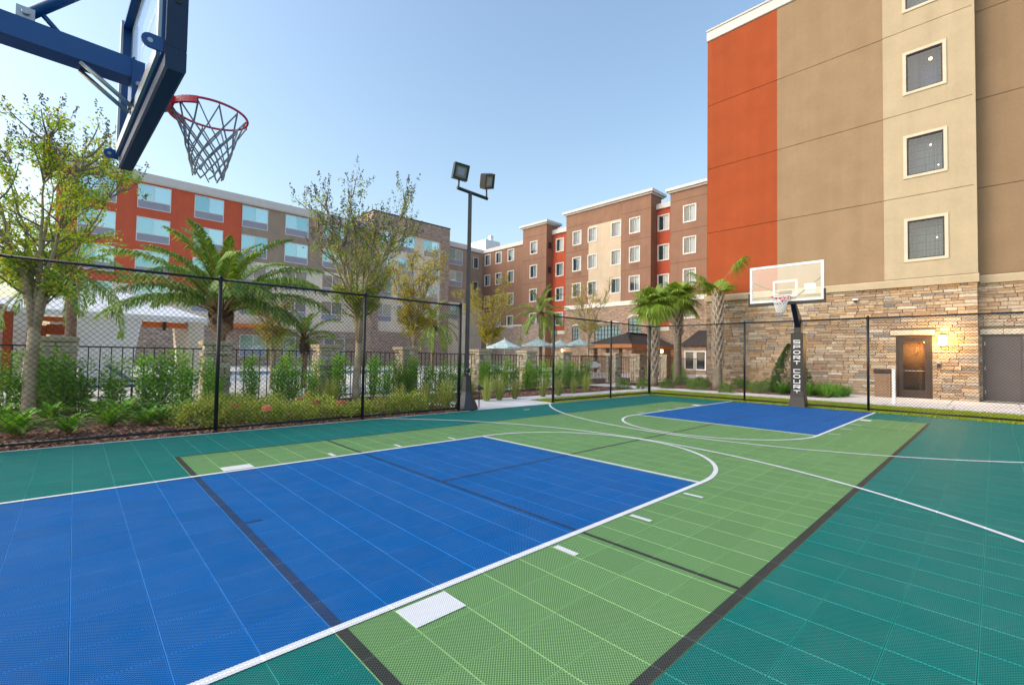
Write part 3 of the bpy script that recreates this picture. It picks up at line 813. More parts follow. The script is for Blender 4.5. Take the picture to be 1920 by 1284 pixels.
def stone_box(mb, axis, p, sgn, s, prot, col, r, j=.022):
    a, b, c, d = s; a += j; b -= j; c += j*.8; d -= j*.8
    e = .03; back = p-sgn*.18; fr = p+sgn*prot
    def Q(q, u, z): return (q, u, z) if axis == 'x' else (u, q, z)
    t = [r.uniform(-.025, .025) for _ in range(4)]
    vs = [Q(back, a, c), Q(back, b, c), Q(back, b, d), Q(back, a, d),
          Q(fr-sgn*.03, a, c), Q(fr-sgn*.03, b, c), Q(fr-sgn*.03, b, d), Q(fr-sgn*.03, a, d),
          Q(fr+t[0], a+e, c+e), Q(fr+t[1], b-e, c+e), Q(fr+t[2], b-e, d-e), Q(fr+t[3], a+e, d-e)]
    fs = [(8, 9, 10, 11)]
    for q in range(2):
        for i in range(4):
            k = (i+1) % 4; fs.append((4*q+i, 4*q+k, 4*q+4+k, 4*q+4+i))
    mb.add(vs, fs, 0, col)
def lay_stones(parent, walls, pal, r, nmax, seed=1):
    allst = []
    for (axis, p, sgn, u0, u1, z0, z1, holes, kw) in walls:
        for s in ledge(u0, u1, z0, z1, holes, r, **kw):
            c = ((p, (s[0]+s[1])/2, (s[2]+s[3])/2) if axis == 'x' else ((s[0]+s[1])/2, p, (s[2]+s[3])/2))
            u, v, zz = proj(c)
            vis = zz > 1 and 0 < u < 1920 and 0 < v < 1284
            allst.append(((s[1]-s[0])*(s[3]-s[2])/(zz*zz) if vis else 0, axis, p, sgn, s))
    allst.sort(key=lambda q: -q[0])
    rest_ = MB()
    for i, (k, axis, p, sgn, s) in enumerate(allst):
        mb = MB() if i < nmax and k > 0 else rest_
        stone_box(mb, axis, p, sgn, s, r.uniform(.03, .15), pick(pal, r), r)
        if mb is not rest_: part('stone', mb, MT['stone'], parent)
    if rest_.v: part('stonework', rest_, MT['stone'], parent, 'stuff')

# ------------------------------------------------ the near building on the right
B1 = thing('hotel_building', 'tall rust red, tan and cream hotel block with ledge stone base at right', 'building', (60, 0, 0))
XF = 60.0; YL = 19.75
ZJ = [15.0, 25.45, 36.25, 47.05, 58.1]
b = MB(); b.box(XF+3.2, 125, -60, YL-.05, -.1, 58.0); b.box(XF+.5, XF+3.2, -3.5, YL-.05, 14.2, 58.0)
part('structural_core', b, MT['joint'], B1)
wz = [17.0+2.85, 27.65+2.85, 38.45+2.85, 49.25+2.85]
for cname, y0, y1, m, holes in (('red', 9.16, YL, 'red', 0), ('tan', -3.45, 9.16, 'tan', 0), ('cream', -11.75, -3.45, 'cream', 1)):
    for j in range(4):
        hs_ = [(-7.5-1.71, -7.5+1.71, wz[j]-2.43, wz[j]+2.43)] if holes else []
        g_ = .035
        px = XF-.12 if holes else XF
        mb = facade(MB(), 'x', px, -1, y0+(0 if cname == 'tan' else .0), y1, ZJ[j]+g_, ZJ[j+1]-g_, hs_, .6, 0, True)
        part('wall_panel', mb, MT[m], B1)
mb = facade(MB(), 'y', YL+.02, 1, XF-.003, 125, -.1, 58.1, [], .3); part('end_wall', mb, MT['red'], B1)
for j in range(4):
    mb = facade(MB(), 'x', 61.9, -1, -60, -12.0, ZJ[j]+.035, ZJ[j+1]-.035, [], .5, 0, True); part('wall_panel', mb, MT['tan2'], B1)
mb = MB().box(61.0, 63.3, -12.0, -11.9, 14.5, 60); part('return_wall', mb.box(XF-.119, 61.0, -12.0, -11.752, 15, 58.05), MT['cream'], B1)
part('joint_backing', MB().box(XF+.2, XF+.55, -11.7, YL-.06, 15, 58).box(62.2, 62.6, -60, -12.05, 15, 58), MT['joint'], B1) if False else None
for j in range(4): add_window('grid', B1, (XF-.12, -7.5, wz[j]), -math.pi/2, [2, 1, 0, 1][j])
# belt course and parapet
b = MB(); b.prism([(XF-.45, 13.95), (XF-.45, 14.75), (XF-.30, 14.95), (XF+.4, 14.95), (XF+.4, 13.95)], -12.1, YL+.3, 1)
# prism profile is (x,z) when swept along y
part('belt_course', b, MT['cream'], B1)
b = MB(); b.prism([(61.5, 13.95), (61.5, 14.75), (61.65, 14.95), (62.4, 14.95), (62.4, 13.95)], -60, -12.103, 1); part('belt_course', b, MT['cream'], B1)
b = MB(); b.prism([(XF-.1, 58.12), (XF-.2, 58.2), (XF-.2, 59.7), (XF-.35, 59.75), (XF-.35, 60.0), (XF+3, 60.0), (XF+3, 58.12)], -3.2, YL+.12, 1)
part('cornice', b, MT['cornice'], B1)
b = MB(); b.prism([(XF-.3, 62.5), (XF-.9, 62.8), (XF-.9, 64.6), (XF+3, 64.6), (XF+3, 62.5)], -12.6, -3.2, 1); b.box(XF-.1, XF+3, -11.7, -3.3, 58.1, 62.5)
part('cornice', b, MT['cream'], B1)
b = MB(); b.box(61.2, 64, -60, -12.7, 58.05, 60.1); part('cornice', b, MT['cornice'], B1)
# stone base with door openings
rs = random.Random(21)
D1 = (-7.95, -4.55, -.1, 7.85); D2 = (-15.5, -12.25, -.1, 7.85)
L1 = (-8.25, -4.0, 7.85, 8.55); L2 = (-15.9, -12.05, 7.85, 8.55)
kw = dict(hmin=.27, hmax=.50, lmin=.6, lmax=2.2)
b = MB(); facade(b, 'x', XF+.05, -1, -11.8, YL-.1, -.1, 13.95, [D1], 1.0)
facade(b, 'x', 61.85, -1, -60, -11.8, -.1, 13.95, [D2], 1.0); b.add([(XF+.04, -11.80, -.1), (61.9, -11.80, -.1), (61.9, -11.80, 13.9), (XF+.04, -11.80, 13.9)], [(0, 1, 2, 3)])
part('mortar_bed', b, MT['mortar'], B1)
lay_stones(B1, [('x', XF, -1, -11.95, YL, 0.0, 13.95, [D1, L1], kw), ('x', 61.8, -1, -32, -11.87, 0.0, 13.95, [D2, L2], kw), ('y', -11.86, -1, XF+.02, 61.75, 0.0, 13.95, [], dict(kw, lmin=.7, lmax=1.8)),
                ('y', YL-.05, 1, XF, 75, 0.0, 13.95, [], dict(kw, lmin=1.5, lmax=3.0))], PAL, rs, 280)
def lintel(y0, y1, x):
    ym = (y0+y1)/2
    for a, c in ((y0, ym-.02), (ym+.02, y1)):
        part('lintel_stone', MB().cbox(x-.22, x+.2, a, c, 7.87, 8.5, .03, 0, (.60, .52, .41)), MT['stone'], B1)
lintel(L1[0], L1[1], XF); lintel(L2[0], L2[1], 61.8)
# glazed door, lit corridor behind
d = MB(); x0 = XF-.02
def xframe(mb, y0, y1, z0, z1, wd, xa, xb):
    mb.box(xa, xb, y0, y1, z1-wd, z1); mb.box(xa, xb, y0, y0+wd, z0, z1-wd); mb.box(xa, xb, y1-wd, y1, z0, z1-wd)
xframe(d, -7.95, -4.55, 0, 7.84, .18, x0, x0+.35); part('door_frame', d, MT['door_brown'], B1)
d = MB(); d.box(x0+.06, x0+.22, -7.75, -4.75, .05, 1.0); d.box(x0+.06, x0+.22, -7.75, -4.75, 7.05, 7.62); d.box(x0+.06, x0+.22, -7.75, -7.28, 1.0, 7.05); d.box(x0+.06, x0+.22, -5.22, -4.75, 1.0, 7.05)
door = part('door', d, MT['door_brown'], B1)
part('pane', MB().box(x0+.13, x0+.15, -7.28, -5.22, 1.0, 7.05), MT['pane'], door)
part('handle', MB().tube([(x0+.02, -7.25, 3.4), (x0-.12, -7.25, 3.4), (x0-.12, -5.25, 3.4), (x0+.02, -5.25, 3.4)], .04, 8), MT['steel'], door)
cr_ = MB(); cr_.add([(XF+2.6, -8.1, -.05), (XF+2.6, -4.4, -.05), (XF+2.6, -4.4, 7.9), (XF+2.6, -8.1, 7.9)], [(0, 1, 2, 3)])
cr_.box(XF+2.3, XF+2.55, -6.35, -6.2, 5.6, 7.2); part('corridor_wall', cr_, MT['corridor'], B1)
cr_ = MB().lathe([(.02, 6.9), (.16, 7.0), (.18, 7.2), (.02, 7.3)], (XF+1.6, -7.2), 10); part('corridor_lamp', cr_, MT['bulb'], B1)
def lamp(name, loc, watts, col, rad, parent=None):
    l = bpy.data.lights.new(name, 'POINT'); l.energy = watts; l.color = col; l.shadow_soft_size = rad
    o = bpy.data.objects.new(name, l); COL.objects.link(o); o.location = tuple(c*S for c in loc)
    if parent is not None:
        og = ORG[parent.name]; o.parent = parent; o.location = tuple((c-g)*S for c, g in zip(loc, og))
    return o
lamp('corridor_light', (XF+1.3, -6.4, 6.2), 22, (1.0, .55, .22), .1, B1)
# grey service door in the recess
d = MB(); x0 = 61.8; xframe(d, -15.5, -12.25, 0, 7.84, .16, x0-.02, x0+.35); part('door_frame', d, MT['door_grey'], B1)
door = part('door', MB().box(x0+.08, x0+.24, -15.32, -12.43, .10, 7.66), MT['door_grey'], B1)
for z in (1.1, 3.9, 6.8): part('hinge', MB().box(x0-.005, x0+.1, -12.47, -12.39, z-.2, z+.2), MT['steel'], door)
part('threshold', MB().box(x0-.15, x0+.3, -15.5, -12.25, .0, .09), MT['steel'], B1)
# wall lamp by the door, lit
sc = thing('wall_lamp', 'lit amber wall lamp on the stone beside the glazed door', 'wall lamp', (XF-.15, -8.95, 6.9))
part('back_plate', MB().box(XF-.22, XF-.02, -9.25, -8.65, 6.4, 7.9), MT['frame_dark'], sc)
part('shade', MB().lathe([(.25, 6.55), (.36, 6.7), (.38, 7.6), (.25, 7.75)], (XF-.42, -8.95), 14), MT['lamp_glow'], sc)
lamp('wall_lamp_light', (XF-1.0, -8.95, 7.1), 70, (1.0, .56, .18), .25, sc)
kp = thing('keypad', 'small grey card reader on the stone right of the glazed door', 'card reader', (XF-.15, -8.55, 4.2))
part('housing', MB().box(XF-.27, XF-.1, -8.72, -8.40, 3.9, 4.35), MT['frame_dark'], kp); part('lid', MB().box(XF-.30, XF-.1, -8.76, -8.36, 4.36, 4.6), MT['steel'], kp)
cm = thing('dome_camera', 'small round dome camera high on the stone wall right of the far backboard', 'camera', (XF-.2, -.35, 12.6))
part('base_ring', MB().lathe([(.34, 12.85), (.34, 12.7), (.28, 12.62)], (XF-.3, -.4), 16), MT['white'], cm)
part('dome', MB().lathe([(.24, 12.62), (.22, 12.5), (.12, 12.38), (.02, 12.34)], (XF-.3, -.4), 14), MT['frame_dark'], cm)
pq = onX(1353, 573, XF-.2)
fl = thing('security_light', 'small white twin-head security light on the stone corner behind the right sabal palm', 'security light', tuple(pq))
part('bracket', MB().box(XF-.5, XF-.05, pq[1]-.1, pq[1]+.1, pq[2]-.15, pq[2]+.15), MT['white'], fl)
part('lamp_head', MB().box(XF-.8, XF-.4, pq[1]-.75, pq[1]-.15, pq[2]-.3, pq[2]-.02), MT['white'], fl)
part('lamp_head', MB().box(XF-.8, XF-.4, pq[1]+.0, pq[1]+.35, pq[2]+.1, pq[2]+.5), MT['white'], fl)

# ------------------------------------------------ the long hotel wing across the pool
B2 = thing('hotel_wing', 'long brown hotel wing with brick red recesses and cream centre panel across the pool', 'building', (126, 90, 0))
ZR = [30.75, 41.1, 51.45]           # storeys above the stone
XT, XB = 126.0, 130.0
SW, SH = 3.7/2, 2.5
def ycol(u, x): return float(onX(u, 460, x)[1])
cols = dict(t3=[ycol(1293, XT)], rr=[ycol(1244, XB)], tm=[ycol(1190, XT), ycol(1155, XT), ycol(1111, XT), ycol(1082, XT)], rl=[ycol(1050, XB)], t2=[ycol(1001, XT)], wg=[ycol(958.5, XB), ycol(935.5, XB), ycol(915, XB)])
def holes_for(ys, zs): return [(y-SW, y+SW, z-SH, z+SH) for y in ys for z in zs]
def placed(ys, zs, x, kind='suite'):
    for y in ys:
        for z in zs: add_window(kind, B2, (x, y, z), -math.pi/2, rnd.choice([0, 0, 1, 2, 4]) if z < 53 else 0)
core = MB(); core.box(133, 175, 20, 185, -.1, 55); core.box(128, 133, 30, 60.6, -.1, 58); core.box(128, 133, 67.9, 105.3, -.1, 60); core.box(128, 133, 116.2, 130.0, -.1, 60)
part('structural_core', core, MT['joint'], B2)
# t3
part('wall', facade(MB(), 'x', XT, -1, 30, 60.7, 24.9, 59.4, holes_for(cols['t3'], ZR), 1.1), MT['brown'], B2)
part('end_wall', facade(MB(), 'y', 60.7, 1, XT, 133, 0, 59.4), MT['brown'], B2)
w3 = (cols['t3'][0]-SW, cols['t3'][0]+SW, 20.3-SH, 20.3+SH)
part('stone_base', facade(MB(), 'x', XT-.15, -1, 30, 60.85, -.1, 23.3, [w3], 1.1), MT['farstone'], B2)
# tm: brown flanks, brown head, cream centre
yc0, yc1 = 79.6, 94.2
part('wall', facade(MB(), 'x', XT, -1, 67.76, yc0, 24.9, 61.2, holes_for([cols['tm'][0]], ZR), 1.1), MT['brown'], B2)
part('wall', facade(MB(), 'x', XT, -1, yc1, 105.4, 24.9, 61.2, holes_for([cols['tm'][3]], ZR), 1.1), MT['brown'], B2)
part('wall', facade(MB(), 'x', XT, -1, yc0+.05, yc1-.05, 55.1, 61.2), MT['brown'], B2)
part('wall', facade(MB(), 'x', XT, -1, yc0+.05, yc1-.05, 24.9, 55.03, holes_for(cols['tm'][1:3], ZR), 1.1), MT['cream_b'], B2)
part('end_wall', facade(MB(), 'y', 67.76, -1, XT, 133, 24.9, 61.2), MT['brown'], B2)
part('end_wall', facade(MB(), 'y', 105.4, 1, XT, 133, 24.9, 61.2), MT['brown'], B2)
AR = [(float(onX(1080, 620, XT)[1]), 3.6, 16.5, 6.5), (float(onX(1139, 620, XT)[1]), 11.5, 16.3, 6.5), (float(onX(1190, 620, XT)[1]), 5.0, 18.6, 5.5)]
ah = [(y-wd/2, y+wd/2, zt-h, zt) for y, wd, zt, h in AR]
part('stone_base', facade(MB(), 'x', XT-.15, -1, 67.6, 105.55, -.1, 23.3, ah, 1.1), MT['farstone'], B2)
part('end_wall', facade(MB(), 'y', 67.6, -1, XT-.15, 133, -.1, 23.3), MT['farstone'], B2)
for y, wd, zt, h in AR:
    f = MB(); hw = wd/2
    n = max(3, int(wd/1.3))
    for k in range(n+1): yy = y-hw+wd*k/n; f.box(XT+.05, XT+.2, yy-.09, yy+.09, zt-h, zt)
    for k in range(5): zz = zt-h+h*k/4; f.box(XT+.06, XT+.19, y-hw, y+hw, zz-.08, zz+.08)
    wn = part('window', f, MT['frame_dark'], B2)
    part('pane', MB().box(XT+.22, XT+.24, y-hw, y+hw, zt-h, zt), MT['mirror'], wn)
    a = MB(); rise = min(1.6, hw*.45); pts = [(XT-.25, y+hw*math.cos(t)*1.06, zt-.35+rise*math.sin(t)) for t in np.linspace(0, math.pi, 15)]
    vs_ = []; 
    for (px_, py_, pz_) in pts: vs_ += [(px_, py_, pz_), (px_, py_, pz_+.45), (px_+.3, py_, pz_), (px_+.3, py_, pz_+.45)]
    fs_ = []
    for i in range(14):
        o4 = 4*i; fs_ += [(o4, o4+4, o4+5, o4+1), (o4+1, o4+5, o4+7, o4+3), (o4, o4+2, o4+6, o4+4)]
    a.add(vs_, fs_)
    part('arch_trim', a, MT['trim'], wn)
# t2
part('wall', facade(MB(), 'x', XT, -1, 116.1, 130.15, 18.6, 60.4, holes_for(cols['t2'], [20.4]+ZR), 1.1), MT['brown'], B2)
part('end_wall', facade(MB(), 'y', 116.1, -1, XT, 133, -.1, 60.4), MT['brown'], B2)
part('end_wall', facade(MB(), 'y', 130.15, 1, XT, 133, -.1, 60.4), MT['brown'], B2)
part('stone_base', facade(MB(), 'x', XT-.15, -1, 116.0, 130.3, -.1, 18.5), MT['farstone2'], B2)
for z in (30.75, 41.1, 51.45): part('vent', MB().box(127.2, 129.0, 115.9, 116.2, z-1.3, z+1.3), MT['frame_dark'], B2)
# red recesses
for y0, y1, key in ((60.7, 67.76, 'rr'), (105.4, 116.1, 'rl')):
    part('wall', facade(MB(), 'x', XB, -1, y0, y1, 15.5, 56.4, holes_for(cols[key], [20.4]+ZR), 1.1), MT['red2'], B2)
    part('stone_base', facade(MB(), 'x', XB-.1, -1, y0, y1, -.1, 14.0), MT['farstone'], B2)
    part('belt_course', MB().box(XB-.3, XB+.3, y0, y1, 14.0, 15.4), MT['trim'], B2)
    part('cornice', MB().box(XB-.7, XB+2, y0+.02, y1-.02, 56.4, 58.2), MT['cornice'], B2)
# wing
part('wall', facade(MB(), 'x', XB, -1, 130.15, 162.4, 18.6, 55.2, holes_for(cols['wg'], [20.6, 31.1, 41.5, 51.6]), 1.1), MT['brown'], B2)
part('stone_base', facade(MB(), 'x', XB-.1, -1, 130.3, 162.4, -.1, 18.5), MT['farstone2'], B2)
part('belt_course', MB().box(XB-.35, XB+.2, 130.35, 162.3, 18.2, 18.9), MT['trim'], B2)
part('cornice', MB().box(XB-.5, XB+3, 130.2, 162.3, 55.2, 57.0), MT['cornice'], B2)
for ys, zs, x in ((cols['t3'], ZR, XT), (cols['tm'], ZR, XT), (cols['t2'], [20.4]+ZR, XT), (cols['rr'], [20.4]+ZR, XB), (cols['rl'], [20.4]+ZR, XB), (cols['wg'], [20.6, 31.1, 41.5, 51.6], XB)): placed(ys, zs, x)
add_window('suite', B2, (XT-.15, cols['t3'][0], 20.3), -math.pi/2, 0)
for y in (cols['tm'][0], cols['tm'][3]):
    for z in ZR[1:]:
        v = MB().box(XT-.08, XT+.1, y-1.6, y+1.6, z-4.3, z-3.3)
        for k in range(4): v.box(XT-.12, XT-.085, y-1.5, y+1.5, z-4.2+k*.24, z-4.1+k*.24)
        part('vent_grille', v, MT['brown'], B2)
# belts and cornices of the towers
for y0, y1 in ((30, 61.0), (67.4, 105.7)):
    part('belt_course', MB().prism([(XT-.45, 23.3), (XT-.45, 24.5), (XT-.25, 24.85), (XT+.5, 24.85), (XT+.5, 23.3)], y0, y1, 1), MT['trim'], B2)
def tower_cornice(y0, y1, z):
    part('cornice', MB().box(XT-.55, 134, y0-.5, y1+.5, z, z+.55).box(XT-1.2, 134.6, y0-1.2, y1+1.2, z+.552, z+1.5), MT['cornice'], B2)
tower_cornice(30, 60.7, 59.4); tower_cornice(67.76, 105.4, 61.2); tower_cornice(116.1, 130.15, 60.4)
# floor joints as real grooves would be too fine: shallow reveals proud of the wall
for (y0, y1, x, zs) in ((30, 60.65, XT, (35.9, 46.3, 56.4)), (67.8, yc0, XT, (35.9, 46.3, 56.4)), (yc1, 105.35, XT, (35.9, 46.3, 56.4)), (116.15, 130.1, XT, (25.5, 35.9, 46.3, 56.4))):
    for z in zs: part('reveal_strip', MB().box(x-.03, x+.05, y0, y1, z-.06, z+.06), MT['joint'], B2)
part('rooftop_housing', MB().box(139, 149, 171, 184, 55, 66).box(143, 145, 172, 174, 66, 69), MT['canvas_white'], B2)
# inner return facing the court
part('return_wall', facade(MB(), 'y', 162.4, -1, 111.5, XB-.02, 28.2, 55.2, [(float(onY(892, 490, 162.4)[0])-1.3, float(onY(892, 490, 162.4)[0])+1.3, z-2.5, z+2.5) for z in (38.0, 50.0)], 1.0), MT['greybrown'], B2)
part('return_wall', facade(MB(), 'y', 162.3, -1, 111.5, XB-.02, -.1, 28.1), MT['cream2'], B2)
part('cornice', MB().box(111.5, XB-.52, 161.7, 164, 55.2, 57.0), MT['cornice'], B2)
for z in (38.0, 50.0): add_window('narrow', B2, (float(onY(892, 490, 162.4)[0]), 162.4, z), 0)

# ------------------------------------------------ the long hotel on the left
B3 = thing('neighbour_hotel', 'long four storey hotel with rust red end and grey brown middle behind the pool palms', 'building', (40, 152, 0))
YF = 152.0; YT = 148.0
XC = [-12.9, -.9, 12.4, 25.1, 38.1, 50.8]
ZC = [47.9, 38.5, 29.1, 19.7]
HW, HH = 3.8, 3.45
def hh(xs, zs): return [(x-HW, x+HW, z-HH, z+HH) for x in xs for z in zs]
core = MB().box(-20, 111, YF+1.2, 185, -.1, 53).box(65, 98.5, YT+1.2, YF+1.2, -.1, 57); part('structural_core', core, MT['joint'], B3)
part('wall', facade(MB(), 'y', YF, -1, -20.8, 21.1, 22.9, 51.8, hh(XC[:3], ZC[:3]), .4), MT['red3'], B3)
part('wall', facade(MB(), 'y', YF+.1, -1, -20.8, 21.1, 12.3, 22.8, hh(XC[:3], ZC[3:]), .4), MT['cream2'], B3)
part('wall', facade(MB(), 'y', YF+.15, -1, 21.2, 64, 33.8, 51.8, hh(XC[3:], ZC[:2]), .4), MT['greybrown'], B3)
part('wall', facade(MB(), 'y', YF+.1, -1, 21.2, 64, 12.3, 33.7, hh(XC[3:], ZC[2:]), .4), MT['cream2'], B3)
XG = [-8.0, 25.5, 38.5, 52]
part('stone_base', facade(MB(), 'y', YF-.3, -1, -20.8, 64, -.1, 12.2, [(x-HW, x+HW, 3.0, 9.9) for x in XG], .6), MT['farstone2'], B3)
part('end_wall', facade(MB(), 'x', -20.8, -1, YF, 185, -.1, 51.8), MT['red3'], B3)
part('cornice', MB().prism([(YF-.7, 51.8), (YF-.9, 52.3), (YF-.9, 54.3), (YF+3, 54.3), (YF+3, 51.8)], -21.5, 64.3, 0), MT['cornice'], B3)
for xs, zs, y in ((XC[:3], ZC[:3], YF), (XC[:3], ZC[3:], YF+.1), (XC[3:], ZC[:2], YF+.15), (XC[3:], ZC[2:], YF+.1)):
    for x in xs:
        for z in zs: add_window('hotel', B3, (x, y, z), 0)
for x in XG: add_window('hotel', B3, (x, YF-.3, 6.45), 0)
# stone framed tower
XW = [69.2, 79.0, 90.8]
ZT = [48.6, 39.2, 29.8, 20.4]
part('tower_stone', facade(MB(), 'y', YT, -1, 64, 99.4, -.1, 58.6, [(67.0, 95.3, 13, 52.6)], 1.2), MT['farstone2'], B3)
part('tower_stone', facade(MB(), 'x', 64, -1, YT, 185, 53, 58.6), MT['farstone2'], B3)
part('tower_stone', facade(MB(), 'x', 64, -1, YT, YF+.2, -.1, 53), MT['farstone2'], B3)
part('tower_stone', facade(MB(), 'x', 99.4, 1, YT, 185, -.1, 58.6), MT['farstone2'], B3)
part('wall', facade(MB(), 'y', YT+.9, -1, 67.0, 95.3, 13, 52.6, hh(XW, ZT), .25), MT['cream2'], B3)
part('roof_cap', MB().box(63.8, 99.6, YT-.2, 185, 58.6, 59.0), MT['frame_dark'], B3)
for x in XW:
    for z in ZT: add_window('hotel', B3, (x, YT+.9, z), 0)
part('wall', facade(MB(), 'y', YF, -1, 99.5, 111.5, 28.2, 52.5, hh([105.6], [48.2, 38.6]), .4), MT['greybrown'], B3)
part('wall', facade(MB(), 'y', YF-.1, -1, 99.5, 111.5, -.1, 28.1, hh([105.6], [24.0]), .4), MT['cream2'], B3)
part('cornice', MB().box(99.5, 112, YF-.7, YF+3, 52.5, 54.6), MT['cornice'], B3)
part('end_wall', facade(MB(), 'x', 111.5, 1, YF, 185, -.1, 52.5), MT['greybrown'], B3)
for z in (48.2, 38.6): add_window('hotel', B3, (105.6, YF, z), 0)
add_window('hotel', B3, (105.6, YF-.1, 24.0), 0)
part('awning', MB().prism([(YF-4, 12.2), (YF-4, 13.0), (YF-.3, 13.4), (YF-.3, 12.2)], 16, 31, 0), MT['orange'], B3)

# ------------------------------------------------ white canopy pavilion by the pool
CY = 70.0
cn = thing('pool_canopy', 'white canopy pavilion with splayed white piers and orange beam by the pool', 'canopy', (-12, CY, 0))
ex0, ex1, ey0, ey1 = -26.0, -1.6, CY-.3, CY+17
b = MB(); ze = 8.75; zr = 13.0
b.add([(ex0, ey0, ze+.65), (ex1, ey0, ze+.65), (ex1, ey1, ze+.65), (ex0, ey1, ze+.65), (-17, CY+8, zr), (-10.5, CY+8, zr)], [(0, 1, 5, 4), (1, 2, 5), (2, 3, 4, 5), (3, 0, 4)])
part('roof', b, MT['canvas_white'], cn)
part('fascia', MB().box(ex0, ex1, ey0, ey0+.4, ze, ze+.65).box(ex0, ex1, ey1-.4, ey1, ze, ze+.65).box(ex1-.4, ex1, ey0+.4, ey1-.4, ze, ze+.65).box(ex0, ex0+.4, ey0+.4, ey1-.4, ze, ze+.65), MT['canvas_white'], cn)
part('soffit', MB().box(ex0+.4, ex1-.4, ey0+.4, ey1-.4, ze+.3, ze+.4), MT['white'], cn)
for (ta, tb_, ba, bb) in ((-15.9, -9.3, -15.6, -10.4), (-3.9, -1.9, -3.1, -1.6), (-26, -20.3, -26, -21.0)):
    for y in (CY, CY+13):
        part('pier', MB().add([(ba, y, 0), (bb, y, 0), (bb, y+2.5, 0), (ba, y+2.5, 0), (ta, y, ze), (tb_, y, ze), (tb_, y+2.5, ze), (ta, y+2.5, ze)], [(0, 3, 2, 1), (4, 5, 6, 7), (0, 1, 5, 4), (1, 2, 6, 5), (2, 3, 7, 6), (3, 0, 4, 7)]), MT['white' if ta != -3.9 else 'cream2'], cn)
part('beam', MB().box(-9.2, -4.0, CY+.5, CY+1.2, 7.7, 8.5), MT['orange'], cn)
part('beam', MB().box(-20.2, -16.0, CY+.5, CY+1.2, 7.9, 8.5), MT['orange'], cn)
part('king_post', MB().box(-6.9, -6.5, CY+.2, CY+.5, 7.3, 8.6), MT['door_brown'], cn)
part('fin', MB().box(-19.9, -18.8, CY-.6, CY+1.5, 0, 7.3), MT['red'], cn)
part('fin', MB().box(-18.75, -16.4, CY-.4, CY+.6, 6.2, 7.5), MT['red'], cn)
pr = thing('stone_pier', 'tall grey stone pier at the left edge beyond the iron fence', 'pier', (-24, 66, 0))
part('shaft', MB().box(-26.5, -22.1, 65, 68, 0, 9.4), MT['farstone2'], pr)
part('fin', MB().box(-22.08, -21.4, 64.8, 66.4, 0, 8.6), MT['red'], pr)

# ------------------------------------------------ porch with dark hip roof, and the bay
px_c = onX(1188, 650, 100)      # eave corner
pc = (100.0, float(px_c[1]), 0)
ph = thing('porch', 'porch with dark shingled hip roof and cedar fascia in front of the brown hotel wing', 'porch', (100, pc[1], 0))
y0, y1 = pc[1]+1, float(onX(1100, 645, 100)[1])-1
b = MB(); ze = 8.55
b.add([(99, y0-1, ze), (125.8, y0-1, ze), (125.8, y1+1, ze), (99, y1+1, ze), (110, y0+8, 12.6), (125.8, y0+8, 12.6), (125.8, y1-8, 12.6), (110, y1-8, 12.6)], [(0, 1, 5, 4), (3, 0, 4, 7), (2, 3, 7, 6), (4, 5, 6, 7)])
part('roof', b, MT['roof_shingle'], ph)
part('fascia', MB().box(99, 99.4, y0-1, y1+1, ze-1.1, ze-.02).box(99.4, 125.8, y0-1, y0-.6, ze-1.1, ze-.02)  .box(99.4, 125.8, y1+.6, y1+1, ze-1.1, ze-.02), MT['wood_fascia'], ph)
part('ceiling', MB().box(99.4, 125.8, y0-.6, y1+.6, ze-1.0, ze-.9), MT['wood_fascia'], ph)
for yy in np.linspace(y0+.6, y1-.6, 4):
    part('post', MB().box(100.2, 102.2, yy-1, yy+1, 0, ze-1.02), MT['farstone'], ph)
part('post', MB().box(122, 123.6, y0-.2, y0+1.4, 0, ze-1.02), MT['farstone'], ph)
def wall_sconce(u, v, X_, label, watts=30):
    q = onX(u, v, X_)
    t = thing('wall_lamp', label, 'wall lamp', tuple(q))
    part('shade', MB().lathe([(.2, q[2]-.5), (.36, q[2]-.3), (.36, q[2]+.4), (.2, q[2]+.55)], (q[0], q[1]), 10), MT['lamp_glow'], t)
    part('back_plate', MB().box(q[0]+.3, q[0]+.5, q[1]-.3, q[1]+.3, q[2]-.6, q[2]+.7), MT['frame_dark'], t)
    lamp('wall_lamp_light', (q[0]-.9, q[1], q[2]), watts, (1.0, .6, .22), .3, t)
wall_sconce(1241, 659, 125.2, 'lit wall lamp glowing under the dark hip roofed porch', 40)
wall_sconce(1054, 657, 125.4, 'lit wall lamp glowing between the pale blue parasols', 25)
wall_sconce(883, 655, 128.5, 'lit wall lamp glowing behind the floodlight pole', 25)
bay = thing('bay_window', 'bay with dark hipped metal roof and white windows between the wing and the near block', 'bay window', (118, 49, 0))
yb0, yb1 = float(onX(1326, 640, 117)[1]), float(onX(1276, 640, 117)[1])
b = MB(); b.add([(116, yb0, 8.4), (116, yb1, 8.4), (126, yb1, 8.4), (126, yb0, 8.4), (121, yb0+.5, 13.2), (121, yb1-4, 13.2), (126, yb1-4, 13.2), (126, yb0+.5, 13.2)], [(0, 1, 5, 4), (1, 2, 6, 5), (4, 5, 6, 7), (3, 0, 4, 7)])
part('roof', b, MT['roof_shingle'], bay)
for k in range(7):
    t = k/6; part('roof_seam', MB().tube([(116, yb0+(yb1-yb0)*t, 8.46), (121, yb0+.5+(yb1-4.5-yb0)*t, 13.25)], .08, 4), MT['frame_dark'], bay)
part('wall', MB().box(117, 126, yb0+.3, yb1-.5, 0, 8.35), MT['farstone'], bay)
